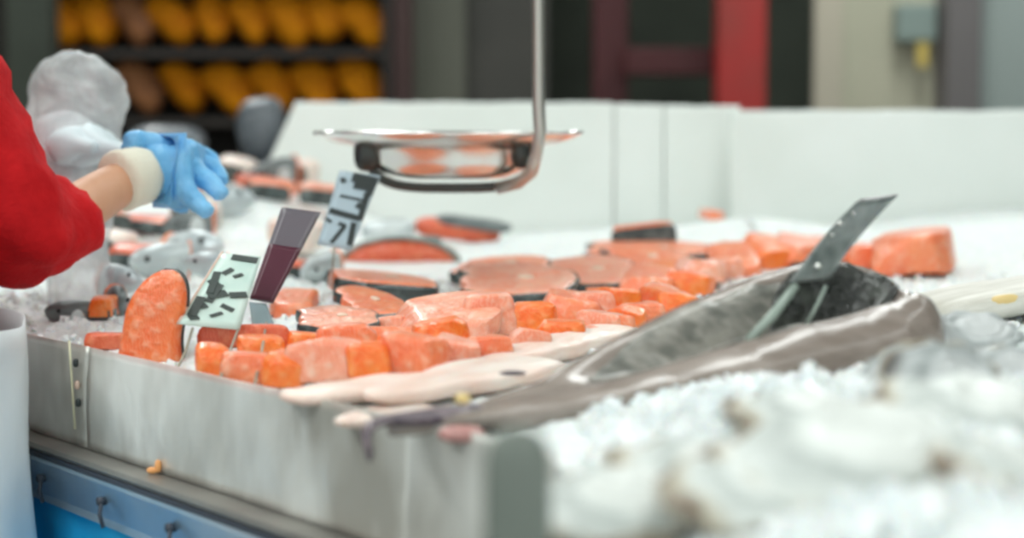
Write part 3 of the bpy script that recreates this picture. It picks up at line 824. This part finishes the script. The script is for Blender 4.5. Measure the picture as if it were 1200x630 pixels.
# A mint card
t, at, mark, inv = sign('price_sign', 'leaning mint green price card with dark handwriting beside the standing fillet', [(260,297),(306,301),(281,386),(209,379)], [1.86,1.86,1.76,1.74], M['card_mint'], base=G(245,430,0))
for mk in [(.30,.05,.95,.07,0.0051),(.16,.28,.24,.58,0.0041),(.13,.64,.14,.90,0.0051),(.24,.62,.55,.55,0.0058),(.35,.45,.30,.70,0.0043),(.62,.58,.95,.55,0.0051),(.12,.78,.30,.74,0.0043),(.55,.72,.80,.78,0.0032),(.30,.30,.45,.22,0.0032),(.45,.88,.62,.82,0.0023),(.10,.40,.35,.48,0.0043),(.55,.33,.72,.28,0.0026),(.12,.93,.26,.9,0.0043)]:
    mark(*mk, M['mark_dark'], 'ink_mark')
e_ = quad_card('card_edge', [at(-.04,-.02,.0), at(.02,-.02,.0), at(.01,1.0,0), at(-.03,1.0,0)], .0024, M['edge'], t); e_.matrix_parent_inverse = inv
stake(t, inv, [P(226,384,1.745), P(218,410,1.73), P(206,436,1.70)]); stake(t, inv, [P(279,386,1.76), P(268,415,1.62), P(257,446,1.575)])
# B maroon card
t, at, mark, inv = sign('price_sign', 'dark maroon and grey price card leaning above the salmon steaks', [(330,243),(376,249),(320,355),(293,350)], [1.98,1.98,1.88,1.88], M['card_grey'], base=G(305,440,0))
lo = quad_card('lower_band', [at(-.0,.42,.002), at(1,.42,.002), at(1,1,.002), at(0,1,.002)], .0008, M['card_maroon'], t); lo.matrix_parent_inverse = inv
for mk in [(.1,.55,.9,.58,.0012),(.15,.70,.7,.72,.0012)]: mark(*mk, M['card_grey'])
b_ = quad_card('clear_base', [P(292,354,1.87), P(312,356,1.87), P(326,392,1.80), P(296,388,1.80)], .001, mat('clear blue plastic', (.30,.42,.46), .15, alpha=.7), t); b_.matrix_parent_inverse = inv
stake(t, inv, [P(313,372,1.86), P(307,410,1.66), P(299,449,1.55)])
# C black card
t, at, mark, inv = sign('price_sign', 'black price card with pale blue chalk handwriting below the scale', [(398,200),(446,206),(411,293),(372,286)], [2.32,2.32,2.24,2.24], M['card_blue'], base=G(400,330,0))
for mk in [(.35,.07,.99,.10,.008),(.45,.17,.99,.19,.006),(.80,.25,.97,.29,.005),(.86,.28,.93,.62,.004),(.20,.34,.85,.36,.0018),(.70,.42,.90,.46,.005),(.05,.55,.92,.60,.0045),(.40,.70,.62,.72,.0028),(.60,.72,.38,.96,.0028),(.80,.66,.92,.95,.004),(.02,.66,.20,.70,.0022),(.12,.10,.20,.16,.0035)]:
    mark(*mk, M['card_dark'], 'ink_mark')
stake(t, inv, [P(392,289,2.24), P(390,310,2.23), P(388,335,2.30)])
# wire stake hanging on the panel
t = thing('wire_skewer', 'cream wire skewer with black and pink beads hanging on the steel panel', 'skewer', P(150,450,1.70))
inv = Matrix.Translation(t.location).inverted()
w0, w1 = P(143,424,1.745), P(161,494,1.735)
w1 = FL(.155,.014,-.085); w0 = FL(.140,.012,.008)
o = tube('wire', [w0, w0.lerp(w1,.5), w1], .0013, mat('cream wire', (.62,.60,.42), .5), t, n=8); o.matrix_parent_inverse = inv
for k_, mm in ((.25,'bead'),(.5,'edge'),(.7,'bead')):
    v_, f_ = superq(.003,.003,.0048,.8,12,8); q = w0.lerp(w1,k_)+Vector((.006,-.002,0)); o = link('bead', [x+q for x in v_], f_, M[mm], t); o.matrix_parent_inverse = inv
# crumb on ledge
v_, f_ = merge(([x+Vector((.004,0,.007)) for x in superq(.003,.003,.006,.8,12,8,.3)[0]], superq(1,1,1,.8,12,8)[1]), ([x+Vector((-.002,0,.003)) for x in superq(.005,.003,.003,.8,12,8,.3)[0]], superq(1,1,1,.8,12,8)[1]))
tag(link('orange_crumb', [x+FL(.335,.012,-.105) for x in v_], f_, M['crumb']), 'tiny orange crumb lying on the steel ledge', 'crumb')

# ------------------------------------------------------------------ FISH HEADS AND CUTS in the left heap
def fish_vf(Ln, H, W, s0=0, s1=1, n=26, m_=18, seed=0):
    V = []; Fc = []
    for i in range(n+1):
        s = s0+(s1-s0)*i/n
        r = (max(.0004, s)**.55)*(1-s)**.55*1.75 if s < .97 else .16
        r = max(r, .05 if s > .02 else .03)
        for k_ in range(m_):
            a = 2*PI*k_/m_
            V.append(Vector((s*Ln, W/2*r*math.cos(a), H/2*r*math.sin(a)*(1+.08*nz(s,a,0,2,seed)))))
    for i in range(n):
        for k_ in range(m_): Fc.append([i*m_+k_, i*m_+(k_+1)%m_, (i+1)*m_+(k_+1)%m_, (i+1)*m_+k_])
    Fc.append(list(range(m_))[::-1]); Fc.append([n*m_+k_ for k_ in range(m_)])
    return V, Fc
def fish_head(label, pos, rot, size, seed, dark=False):
    t = thing('cut_fish', label, 'fish head', pos, rot, 'cut fish heads in the left heap')
    Ln = size*2.1; V, Fc = fish_vf(Ln, size, size*.62, 0, .5, seed=seed)
    hs = link('head_skin', V, Fc, M['dark_back'] if dark else M['silver'], t)
    v_, f_ = superq(.0035, size*.62*.45, size*.45, .9, 20, 12, .12, 30, seed); link('cut_face', [x+Vector((Ln*.5,0,0)) for x in v_], f_, M['coral'], t)
    for sy in (-1,1):
        v_, f_ = superq(size*.05,size*.03,size*.05,1,14,10); link('eye', [x+Vector((Ln*.14, sy*size*.62*.31, size*.10)) for x in v_], f_, M['eye'], hs)
        v_, f_ = superq(size*.16,size*.02,size*.26,1,18,10); link('gill_cover', [x+Vector((Ln*.34, sy*size*.62*.46, -size*.02)) for x in v_], f_, M['silver'], hs)
    return t
heads = [
 ('biggest silver fish head with pale side in the middle of the left heap', (262,287,2.75), (.25,.25,2.6), .105, False),
 ('grey fish head below the red sleeve near the plastic bag', (150,305,2.55), (.2,.1,.4), .085, False),
 ('dark fish head with coral cut face under the blue glove', (190,265,3.0), (.1,0,.2), .085, True),
 ('dark fish head beside the standing salmon fillet', (140,355,2.10), (.2,.1,1.9), .060, True),
 ('silver fish head behind the mint price card', (300,262,3.3), (.3,.0,3.3), .10, False),
 ('dark fish head right of the blue glove at the back', (290,215,3.6), (.2,0,.5), .10, True),
 ('small silver fish head below the standing bag at left', (215,305,2.35), (.2,.2,.1), .055, False),
 ('silver fish head lowest in the left heap', (168,330,2.3), (.4,0,2.8), .06, False),
 ('dark fish head between the apron and plastic bag above the panel', (52,372,2.08), (.2,.2,.3), .055, True),
 ('silver fish head between maroon and black price cards', (352,322,2.6), (.3,0,.9), .07, False),
]
for i, (lab, (px,py,d), rot, sz, dk) in enumerate(heads):
    p = P(px,py,d); p.z = max(p.z, ice_h(p.x,p.y)+sz*.30); fish_head(lab, p, rot, sz, i, dk)
cuts_ = [
 (205,262,240,.0,'coral',3.05,.022,'coral salmon scrap directly below the fingers of the glove',True),
 (165,240,268,.0,'deep',3.15,.02,'dull salmon scrap below the wrist of the glove',True),
 (320,212,246,0,'coral',3.5,.03,'small coral salmon chunk left of the black price card',True),
 (232,208,236,0,'white_flesh',3.6,.04,'pale pink fish chunk right of the glove',False),
 (255,236,256,0,'white_flesh',3.4,.03,'pale fish chunk at the back of the left heap',True),
 (128,262,300,0,'white_flesh',2.9,.035,'white fish chunk right of the red sleeve',True),
 (350,262,290,0,'white_flesh',3.0,.04,'white fish chunk between the maroon and black cards',False),
 (345,300,330,0,'deep',2.75,.02,'dull orange salmon scrap left of the largest steak',True),
 (275,200,222,0,'white_flesh',3.7,.05,'pale fish chunk at the far back below the grey sack',True),
 (345,196,220,0,'white_flesh',3.72,.05,'pale fish chunk under the left end of the foam board',True),
 (300,228,250,0,'deep',3.55,.03,'brownish fish chunk above the maroon card',True),
 (232,250,270,0,'white_flesh',3.2,.04,'pale fish chunk below the finger tips of the glove',True),
 (120,240,262,0,'pink',3.1,.03,'pink fish chunk beside the bent forearm',True),
 (165,292,318,0,'deep',2.6,.03,'dull red fish chunk above the standing fillet',True),
 (375,215,238,0,'pink',3.45,.03,'pink fish scrap behind the black price card',True),
]
for i, (px,y0,y1,_,m,d,h,lab,sk) in enumerate(cuts_):
    p = P(px,y1,d); hz = ice_h(p.x,p.y); p.z = max(hz, min(p.z, hz+.02))
    t = thing('fish_chunk', lab, 'fish piece', p, (.1,.1,random.uniform(-.6,.6)), 'mixed fish pieces in the left heap')
    vs, fs = superq(.045,.035,h/1.6,.45,26,14,.15,18,i+40); mn = min(v.z for v in vs); vs = [v+Vector((0,0,-mn)) for v in vs]
    link('flesh', vs, fs, M[m], t)
    if sk:
        pl, pf = superq(.044,.003,h/1.9,.4,20,10,.05,20,i); link('skin', [v+Vector((0,-.036,h/1.8)) for v in pl], pf, M['skin'], t)
# fish pieces under the pan
t = thing('fish_chunk', 'dark skinned fish cut with coral edge on the ice beneath the scale pan', 'fish piece', P(535,252,3.35), (0,.12,-.1), 'mixed fish pieces in the left heap')
t.location.z = ice_h(t.location.x,t.location.y)+.028
link('flesh', *superq(.085,.04,.020,.6,28,14,.1,15,3), M['deep'], t)
pl, pf = superq(.075,.042,.012,.6,28,12,.1,15,9); link('skin', [v+Vector((.03,-.004,.018)) for v in pl], pf, M['dark_back'], t)
t = thing('fish_chunk', 'slim dark fish tail piece left below the scale pan on ice', 'fish piece', P(492,262,3.1), (0,-.15,.15), 'mixed fish pieces in the left heap')
t.location.z = ice_h(t.location.x,t.location.y)+.016
link('flesh', *superq(.040,.02,.014,.7,24,12,.1,15,4), M['dark_back'], t)
t = thing('fish_chunk', 'dark fish piece hidden partly behind the black price card', 'fish piece', P(455,238,3.3), (0,-.1,.1), 'mixed fish pieces in the left heap')
t.location.z = ice_h(t.location.x,t.location.y)+.02
link('flesh', *superq(.05,.03,.02,.7,24,12,.1,15,5), M['silver'], t)

# pale fish with yellow at the right edge
t = thing('white_fish_fillet', 'pale streaked fish fillet with yellow spots at the right edge', 'fish fillet', P(1180,345,2.0), (0,-.14,.2), 'pale fish fillets')
t.location.z = ice_h(t.location.x,t.location.y)+.030
M['streak'] = mat('streaked pale flesh', (.56,.54,.47), .35, col2=(.78,.76,.70), scale=12, stretch=(1,8,4), bump=.3)
link('flesh', *superq(.135,.06,.020,.7,40,16,.08,14,6), M['streak'], t)
for (x,y,s) in ((-.03,-.052,.020),):
    vs, fs = superq(s,.006,.008,.8,16,10,.2,40,3); link('fat_spot', [v+Vector((x,y,.004)) for v in vs], fs, M['yellowish'], t)

# ------------------------------------------------------------------ OYSTERS
def oyster_proto(k, pale_):
    def valve(up):
        V = []; Fc = []; nr, na = 16, 40
        V.append(Vector((0,0,.014*up if up > 0 else -.018)))
        for r in range(1, nr+1):
            q = r/nr
            for a_ in range(na):
                a = 2*PI*a_/na
                R = .050*(1-.22*math.cos(a)+.05*nz(math.cos(a),math.sin(a),0,2.2,k)+.045*nz(math.cos(a),math.sin(a),0,6,k)*q)
                x, y = R*q*math.cos(a)*1.12, R*q*math.sin(a)*.86
                z = (.014 if up > 0 else -.018)*(1-q**2.4)+up*.0030*math.sin(q*24+4*nz(x,y,0,30,k))*(q)+.0030*math.sin(a*9+k)*q**3+.0040*nz(x,y,0,45,k)
                V.append(Vector((x,y,z)))
        for a_ in range(na): Fc.append([0,1+a_,1+(a_+1)%na])
        for r in range(nr-1):
            for a_ in range(na): Fc.append([1+r*na+a_, 1+(r+1)*na+a_, 1+(r+1)*na+(a_+1)%na, 1+r*na+(a_+1)%na])
        return V, Fc
    t = thing('oyster', '', 'oyster', (0,0,0))
    u = link('upper_valve', *valve(1), M['oyster'] if pale_ else M['oyster_g'], t); l = link('lower_valve', *valve(-1), M['oyster_low'], t)
    for o in (u, l): md = o.modifiers.new('t','SOLIDIFY'); md.thickness = .003; md.offset = -1 if o is u else 1
    return t
protos = [oyster_proto(k, k < 3) for k in range(5)]
used_p = set()
OY = [ # px, py, depth, scale, rot, proto, label
 (1122,482,1.20,.85,(.9,.1,.2),3,'round grey oyster tilted up towards the viewer at right'),
 (1152,396,1.52,.85,(.45,.0,.1),4,'dark crescent oyster half sunk in ice below the streaked fillet'),
 (1062,436,1.34,.62,(.5,-.9,.5),3,'grey frilled oyster standing steeply right of the big fish'),
 (1040,470,1.24,.50,(.4,-.9,.7),4,'smaller grey oyster standing steeply below the frilled one'),
 (1160,515,1.06,1.2,(.25,.05,.3),0,'wide white oyster with brown lip at the right edge'),
 (850,560,.99,1.05,(.25,.05,-.1),1,'white oyster with dark brown lip right of the bracket post'),
 (1020,585,.93,1.5,(.22,-.1,.25),2,'largest white oyster at the bottom right of the picture'),
 (1185,600,.88,.8,(.3,.1,.8),0,'small pinkish brown oyster in the bottom right corner'),
 (1128,440,1.36,.6,(.3,.1,-.6),2,'small white oyster tucked behind the round tilted one'),
 (955,528,1.08,.90,(.15,.1,.2),2,'white oyster in the middle of the near oyster heap'),
 (800,588,.95,.55,(.3,0,-.3),0,'smallest white oyster peeking out at the bottom edge'),
 (1195,452,1.27,.7,(.6,.1,-.4),3,'grey green oyster cut by the right edge of the picture'),
 (735,590,.93,.95,(.25,-.05,-.1),2,'pale oyster at the bottom edge just right of the bracket post'),
 (1090,545,1.02,.7,(.4,.2,-.5),1,'small white oyster wedged between the two widest white ones'),
 (900,608,.90,.9,(.25,.1,.2),0,'pale oyster at the bottom edge between post and largest oyster'),
]
for (px,py,d,sc,rot,k,lab) in OY:
    p = P(px,py,d); hz = ice_h(p.x,p.y)+.010
    if p.x < front_x(p.y)+.02: pass
    o = protos[k] if k not in used_p else copy_tree(protos[k]); used_p.add(k)
    o.location = (p.x, p.y, max(p.z, hz)); o.rotation_euler = rot; o.scale = (sc,)*3
    o['label'] = lab; o['group'] = 'oysters on the ice in the foreground'

# ------------------------------------------------------------------ HANGING SCALE
pc_ = P(526,165,2.45)
sc_t = thing('hanging_scale', 'polished steel oval scale pan with its dark edge reflections modelled, hanging from a rod', 'scale', (pc_.x, pc_.y, P(0,216,2.45).z))
def lathe(prof, sx, sy, n=64):
    V = []; Fc = []
    for (r, z) in prof:
        for i in range(n): a = 2*PI*i/n; V.append(Vector((sx*r*math.cos(a), sy*r*math.sin(a), z)))
    for j in range(len(prof)-1):
        for i in range(n): Fc.append([j*n+i, j*n+(i+1)%n, (j+1)*n+(i+1)%n, (j+1)*n+i])
    Fc.append(list(range(n))[::-1]) if prof[0][0] > .01 else None
    return V, Fc
H0 = P(0,157,2.45).z-P(0,216,2.45).z
prof = [(.02,.008),(.30,.008),(.46,.010),(.56,.018),(.62,.032),(.655,.048),(.70,.053),(.86,.060),(.94,.066),(1.0,H0),(1.005,H0+.002),(.985,H0+.001)]
V, Fc = lathe(prof, .190, .125)
pan = link('pan', V, Fc, M['chrome'], sc_t); md = pan.modifiers.new('t','SOLIDIFY'); md.thickness = .0015
rp = [Vector((.1905*math.cos(2*PI*i/72), .1255*math.sin(2*PI*i/72), H0+.001)) for i in range(73)]
tube('rim', rp, .0032, mat('mirror rim', (.9,.9,.88), .06, 1), sc_t, n=12)
# dark band round the bowl, shaped to imitate dark reflections on its edges
def reflection_band(u, v):
    a = PI*(1.08+.84*u) ; x = .128*math.cos(a); z = .056*math.sin(a)+.054
    return Vector((x, -.068+.136*0+(v-.5)*.030, z-.002))
pts = []
for i in range(25):
    u = i/24; a = PI*(1.0+u); pts.append(Vector((.118*spow(math.cos(a),.55)+.005, -.030-.01*abs(math.sin(a)), .052+.056*spow(math.sin(a),.7))))
tube('reflection_band', pts, [(.007,.007)]*25, M['dark_reflection'], sc_t, n=10)
v2, f2 = superq(.012,.012,.022,.7,18,12); link('reflection_blob', [v+Vector((.104,-.045,.045)) for v in v2], f2, M['dark_reflection'], sc_t)  # dark knobs stand for the darkest reflected patches on the bowl
v1, f1 = superq(.019,.014,.026,.7,18,12); link('reflection_blob', [v+Vector((-.114,-.035,.045)) for v in v1], f1, M['dark_reflection'], sc_t)
rx = (637-526)*2.36/F+.0
rt = CZ-sc_t.location.z
rod = [Vector((.070,-.040,-.004)),Vector((.100,-.060,.004)),Vector((.118,-.085,.020)),Vector((.124,-.098,.045)),Vector((rx-.002,-.102,.075)),Vector((rx-.004,-.100,.11)),Vector((rx-.006,-.09,.5)),Vector((rx-.006,-.09,rt-.02))]
tube('rod', rod, .0088, M['pole'], sc_t, n=14)
box('ceiling_mount', (rx-.05,-.13,rt-.02), (rx+.05,-.05,rt), M['pole'], sc_t, bev=.004)

# ------------------------------------------------------------------ PERSON
pr = thing('person', 'person in a red sweater, white apron and blue gloves reaching over the counter', 'person', (-.82,1.98,FZ))
pinv = Matrix.Translation(pr.location).inverted()
def skin_mesh(name, verts, edges, radii, m, root=0, sub=2, parent=pr, disp=None):
    me = bpy.data.meshes.new(name); me.from_pydata([tuple(v) for v in verts], edges, []); me.materials.append(m)
    o = bpy.data.objects.new(name, me); C.objects.link(o); o.parent = parent; o.matrix_parent_inverse = pinv
    md = o.modifiers.new('skin', 'SKIN'); md.use_smooth_shade = True
    for i, r in enumerate(radii):
        sv = me.skin_vertices[0].data[i]; sv.radius = r if hasattr(r, '__len__') else (r, r); sv.use_root = (i == root)
    s = o.modifiers.new('sub', 'SUBSURF'); s.levels = sub; s.render_levels = sub
    if disp:
        tx = bpy.data.textures.new(name+'_folds', 'CLOUDS'); tx.noise_scale = disp[1]; tx.noise_depth = 3
        d = o.modifiers.new('folds', 'DISPLACE'); d.texture = tx; d.strength = disp[0]; d.mid_level = .5; d.texture_coords = 'GLOBAL'
    return o
RS = Vector((-.672,1.86,.37)); RE = P(20,292,1.92); RW = P(143,212,2.10)
LS = Vector((-.86,2.10,.37)); LE = Vector((-.79,2.27,.12)); LW = Vector((-.64,2.33,.20))
pel = Vector((-.72,1.805,.0)); waist = Vector((-.735,1.84,.14)); chest = Vector((-.765,1.96,.30)); neck = Vector((-.76,1.99,.43)); head0 = Vector((-.745,2.005,.485)); head1 = Vector((-.725,2.02,.575))
hipR = pel+Vector((.055,-.07,-.03)); hipL = pel+Vector((-.055,.07,-.03))
kR = Vector((-.665,1.73,-.43)); kL = Vector((-.775,1.87,-.43)); aR = Vector((-.70,1.71,-.83)); aL = Vector((-.82,1.86,-.83)); tR = aR+Vector((.12,.06,-.035)); tL = aL+Vector((.12,.06,-.035))
bv = [pel, waist, chest, neck, head0, head1, RS, RE, RW, LS, LE, LW, hipR, kR, aR, tR, hipL, kL, aL, tL, RW.lerp(P(200,205,2.14),.8)]
be = [(0,1),(1,2),(2,3),(3,4),(4,5),(2,6),(6,7),(7,8),(2,9),(9,10),(10,11),(0,12),(12,13),(13,14),(14,15),(0,16),(16,17),(17,18),(18,19),(8,20)]
brd = [.07,.07,.085,.045,.075,.07,.045,.040,.030,.045,.040,.028,.06,.055,.038,.03,.06,.055,.038,.03,.024]
skin_mesh('body', bv, be, brd, M['skin_h'])
# red sweater: torso plus arms; right sleeve pushed up to below the elbow
mid = RE.lerp(RW,.42)
sv = [pel+Vector((0,0,-.06)), waist, chest, neck+Vector((0,0,-.045)), RS, RS.lerp(RE,.5)+Vector((.0,0,0)), RE, mid, RE.lerp(RW,.50), LS, LE, LW, P(-2,300,1.88)]
se = [(0,1),(1,2),(2,3),(2,4),(4,5),(5,6),(6,7),(7,8),(2,9),(9,10),(10,11)]
sv = sv[:12]
sr = [(.125,.125),(.122,.122),(.145,.145),(.065,.065),.085,.082,.078,.060,.036,.08,.06,.045]
skin_mesh('sweater', sv, se, sr, M['red'], disp=(.045,.055), sub=3)
skin_mesh('trousers', [pel+Vector((0,0,.0)),hipR,kR,aR+Vector((0,0,.04)),hipL,kL,aL+Vector((0,0,.04))], [(0,1),(1,2),(2,3),(0,4),(4,5),(5,6)], [.112,.10,.07,.06,.10,.07,.06], M['trousers'])
for a_, t__ in ((aR,tR),(aL,tL)): skin_mesh('shoe', [a_+Vector((-.03,-.01,-.02)), t__+Vector((0,0,.0))], [(0,1)], [.042,.034], M['trousers'])
# apron bib and skirt wrapped round the front of the body
FW = Vector((.786,.619,0)).normalized(); SD = Vector((.619,-.786,0))
def apron(u, v):
    a = (u-.5)*PI*1.5; z = .035+(-.62-.035)*v
    c = Vector((-.668,1.815,0))
    rr = .185+.012*math.sin(a*9+v*3)*sm(.1,.6,v)+.01*nz(a,z*3,0,2)
    p = c+FW*math.cos(a)*(rr*.66)+SD*math.sin(a)*(rr*1.30); return Vector((p.x,p.y,z))
ap = grid('apron', apron, 80, 30, M['apron'], pr, solid=.002); ap.matrix_parent_inverse = pinv
# hair and face details (out of frame)
hv, hf = superq(.10,.098,.115,1,24,16,.05,10,3); o = link('hair', [v+head1+Vector((-.022,-.012,.035)) for v in hv], hf, M['hair'], pr); o.matrix_parent_inverse = pinv
for sd in (-1,1):
    v_, f_ = superq(.008,.008,.006,1,12,8); o = link('eye', [v+head1+FW*.056+SD*.028*sd+Vector((0,0,-.005)) for v in v_], f_, M['eye'], pr); o.matrix_parent_inverse = pinv
    v_, f_ = superq(.010,.014,.026,.9,12,8); o = link('ear', [v+head1+SD*.066*sd+Vector((0,0,-.03)) for v in v_], f_, M['skin_h'], pr); o.matrix_parent_inverse = pinv
v_, f_ = superq(.006,.006,.004,1,12,8); o = link('mouth', [Vector((v.x,v.y*3,v.z))+head1+FW*.052+Vector((0,0,-.075)) for v in v_], f_, M['deep'], pr); o.matrix_parent_inverse = pinv
for (dx,dz,s,nm,mm) in ((.092,.0,.012,'nose','skin_h'),):
    v_, f_ = superq(s,s,s*1.5,1,12,8); o = link(nm, [v+head1+FW*.066+Vector((0,0,-.03)) for v in v_], f_, M[mm], pr); o.matrix_parent_inverse = pinv
# cream cuff
cdir = (P(200,205,2.14)-RW).normalized()
c0 = P(136,213,2.085); c1 = P(170,203,2.125)
cv, cf = tube_vf([c0, c0.lerp(c1,.15), c0.lerp(c1,.5), c0.lerp(c1,.8), c1], [.034,.0385,.037,.036,.033], 24); 
cv = [v+Vector((.001*nz(v.x,v.y,v.z,60,1),0,.002*nz(v.x,v.y,v.z,50))) for v in cv]
o = link('glove_cuff', cv, cf, M['cuff'], pr); o.matrix_parent_inverse = pinv
# right glove: palm, four fingers, thumb as one skinned surface
W0 = P(166,205,2.12); W1 = P(182,200,2.13); K0 = P(212,192,2.15)
def fng(base, pts): return [P(*b) for b in pts]
gv = [W0, W1, P(208,200,2.15)]; ge = [(0,1),(1,2)]; gr = [.034,.042,(.045,.050)]
fingers = [
 ([(228,180,2.20),(240,182,2.22),(250,192,2.215),(254,204,2.20)], [.0155,.0140,.0125,.0105]),      # index, far side
 ([(234,190,2.165),(250,197,2.17),(257,207,2.16),(260,218,2.15)], [.0155,.0140,.0125,.0105]),     # middle
 ([(230,204,2.135),(247,214,2.13),(256,223,2.12),(261,234,2.115)], [.0155,.0140,.0120,.0105]),   # ring
 ([(216,222,2.11),(229,236,2.10),(238,244,2.09),(248,252,2.085)], [.015,.0130,.0115,.0100]),     # little
 ([(192,222,2.19),(205,238,2.20),(222,246,2.20)], [.015,.012,.0095]),  # thumb
]
for pts, rs in fingers:
    prev = 1 if len(pts) == 3 else 2
    for q, r in zip(pts, rs):
        gv.append(P(*q)); gr.append(r); ge.append((prev, len(gv)-1)); prev = len(gv)-1
g = skin_mesh('glove', gv, ge, gr, M['glove'], root=2, sub=2, disp=(.005,.012))
# flared cuff bit of the glove
v_, f_ = superq(.014,.012,.012,.8,18,12,.3,30,2); o = link('glove_fold', [v+P(158,166,2.13) for v in v_], f_, M['glove'], pr); o.matrix_parent_inverse = pinv
tv = tube_vf([P(150,176,2.115),P(160,163,2.13),P(176,168,2.14),P(200,184,2.15)], [.010,.012,.015,.022], 14); o = link('glove_fold', *tv, M['glove'], pr); o.matrix_parent_inverse = pinv
# left glove inside the bag
lw = [LW, LW+Vector((.04,.01,.02)), LW+Vector((.075,.0,.01))]
lv = list(lw); le = [(0,1),(1,2)]; lr = [.03,.034,.034]
for k_ in range(4):
    pz = lw[2]+Vector((.02,-.03+.02*k_,.0)); a1 = pz+Vector((.025,0,-.005)); a2 = a1+Vector((.012,0,-.02)); prev = 2
    for q, r in ((pz,.012),(a1,.011),(a2,.009)): lv.append(q); lr.append(r); le.append((prev,len(lv)-1)); prev = len(lv)-1
prev = 1
for q, r in ((lw[1]+Vector((.02,-.04,-.005)),.012),(lw[1]+Vector((.045,-.05,-.01)),.010)): lv.append(q); lr.append(r); le.append((prev,len(lv)-1)); prev = len(lv)-1
skin_mesh('glove', lv, le, lr, mat('pale glove', (.66,.76,.80), .4), root=2)

# clear plastic bag held by the worker
bgt = thing('plastic_bag', 'crumpled clear plastic bag held up between the red sleeve and glove', 'bag', P(95,385,2.30))
binv = Matrix.Translation(bgt.location).inverted()
rows_ = [(60,88,12,2.40),(66,88,28,2.40),(80,88,46,2.40),(100,90,57,2.40),(125,90,60,2.40),(160,86,58,2.40),(200,84,52,2.38),(250,86,44,2.36),(300,90,38,2.33),(340,92,36,2.30),(372,92,34,2.28)]
V = []; Fc = []; n = 40
for j, (py, px, hw, d) in enumerate(rows_):
    c = P(px,py,d); r = hw*d/F
    for i in range(n):
        a = 2*PI*i/n; q = 1+.10*math.sin(3*a+j*.7)+.08*nz(math.cos(a),math.sin(a),j*.4,1.8,4)
        if abs(math.cos(a)) > .7: q = 1+.03*math.sin(j)
        V.append(Vector((c.x+r*math.cos(a)*q, c.y+min(r,.06)*.75*math.sin(a)*q, c.z)))
for j in range(len(rows_)-1):
    for i in range(n): Fc.append([j*n+i, j*n+(i+1)%n, (j+1)*n+(i+1)%n, (j+1)*n+i])
Fc.append(list(range(n))[::-1])
o = link('film', V, Fc, M['film'], bgt); o.matrix_parent_inverse = binv; s = o.modifiers.new('s','SUBSURF'); s.levels = 2; s.render_levels = 2
tx = bpy.data.textures.new('crumple','CLOUDS'); tx.noise_scale = .035; d_ = o.modifiers.new('d','DISPLACE'); d_.texture = tx; d_.strength = .018; d_.texture_coords = 'GLOBAL'
v_, f_ = superq(.045,.028,.055,.8,24,16,.25,22,3); o = link('inner_paper', [v+P(78,172,2.39) for v in v_], f_, mat('white paper', (.80,.85,.88), .6), bgt); o.matrix_parent_inverse = binv

# ------------------------------------------------------------------ CAMERA
cam = bpy.data.cameras.new('camera'); co = bpy.data.objects.new('camera', cam); C.objects.link(co)
co.location = (0,0,EYE); co.rotation_euler = (PI/2-PITCH, 0, 0)
cam.sensor_width = 36; cam.lens = 36*F/1200; cam.clip_start = .02
cam.dof.use_dof = True; cam.dof.focus_distance = 1.85; cam.dof.aperture_fstop = 2.5
sc = bpy.context.scene; sc.camera = co
sc.view_settings.view_transform = 'Standard'; sc.view_settings.look = 'None'; sc.view_settings.gamma = 1; sc.view_settings.exposure = .36
sc.cycles.use_denoising = True
sc.cycles.filter_width = 3.0
sc.cycles.max_bounces = 8
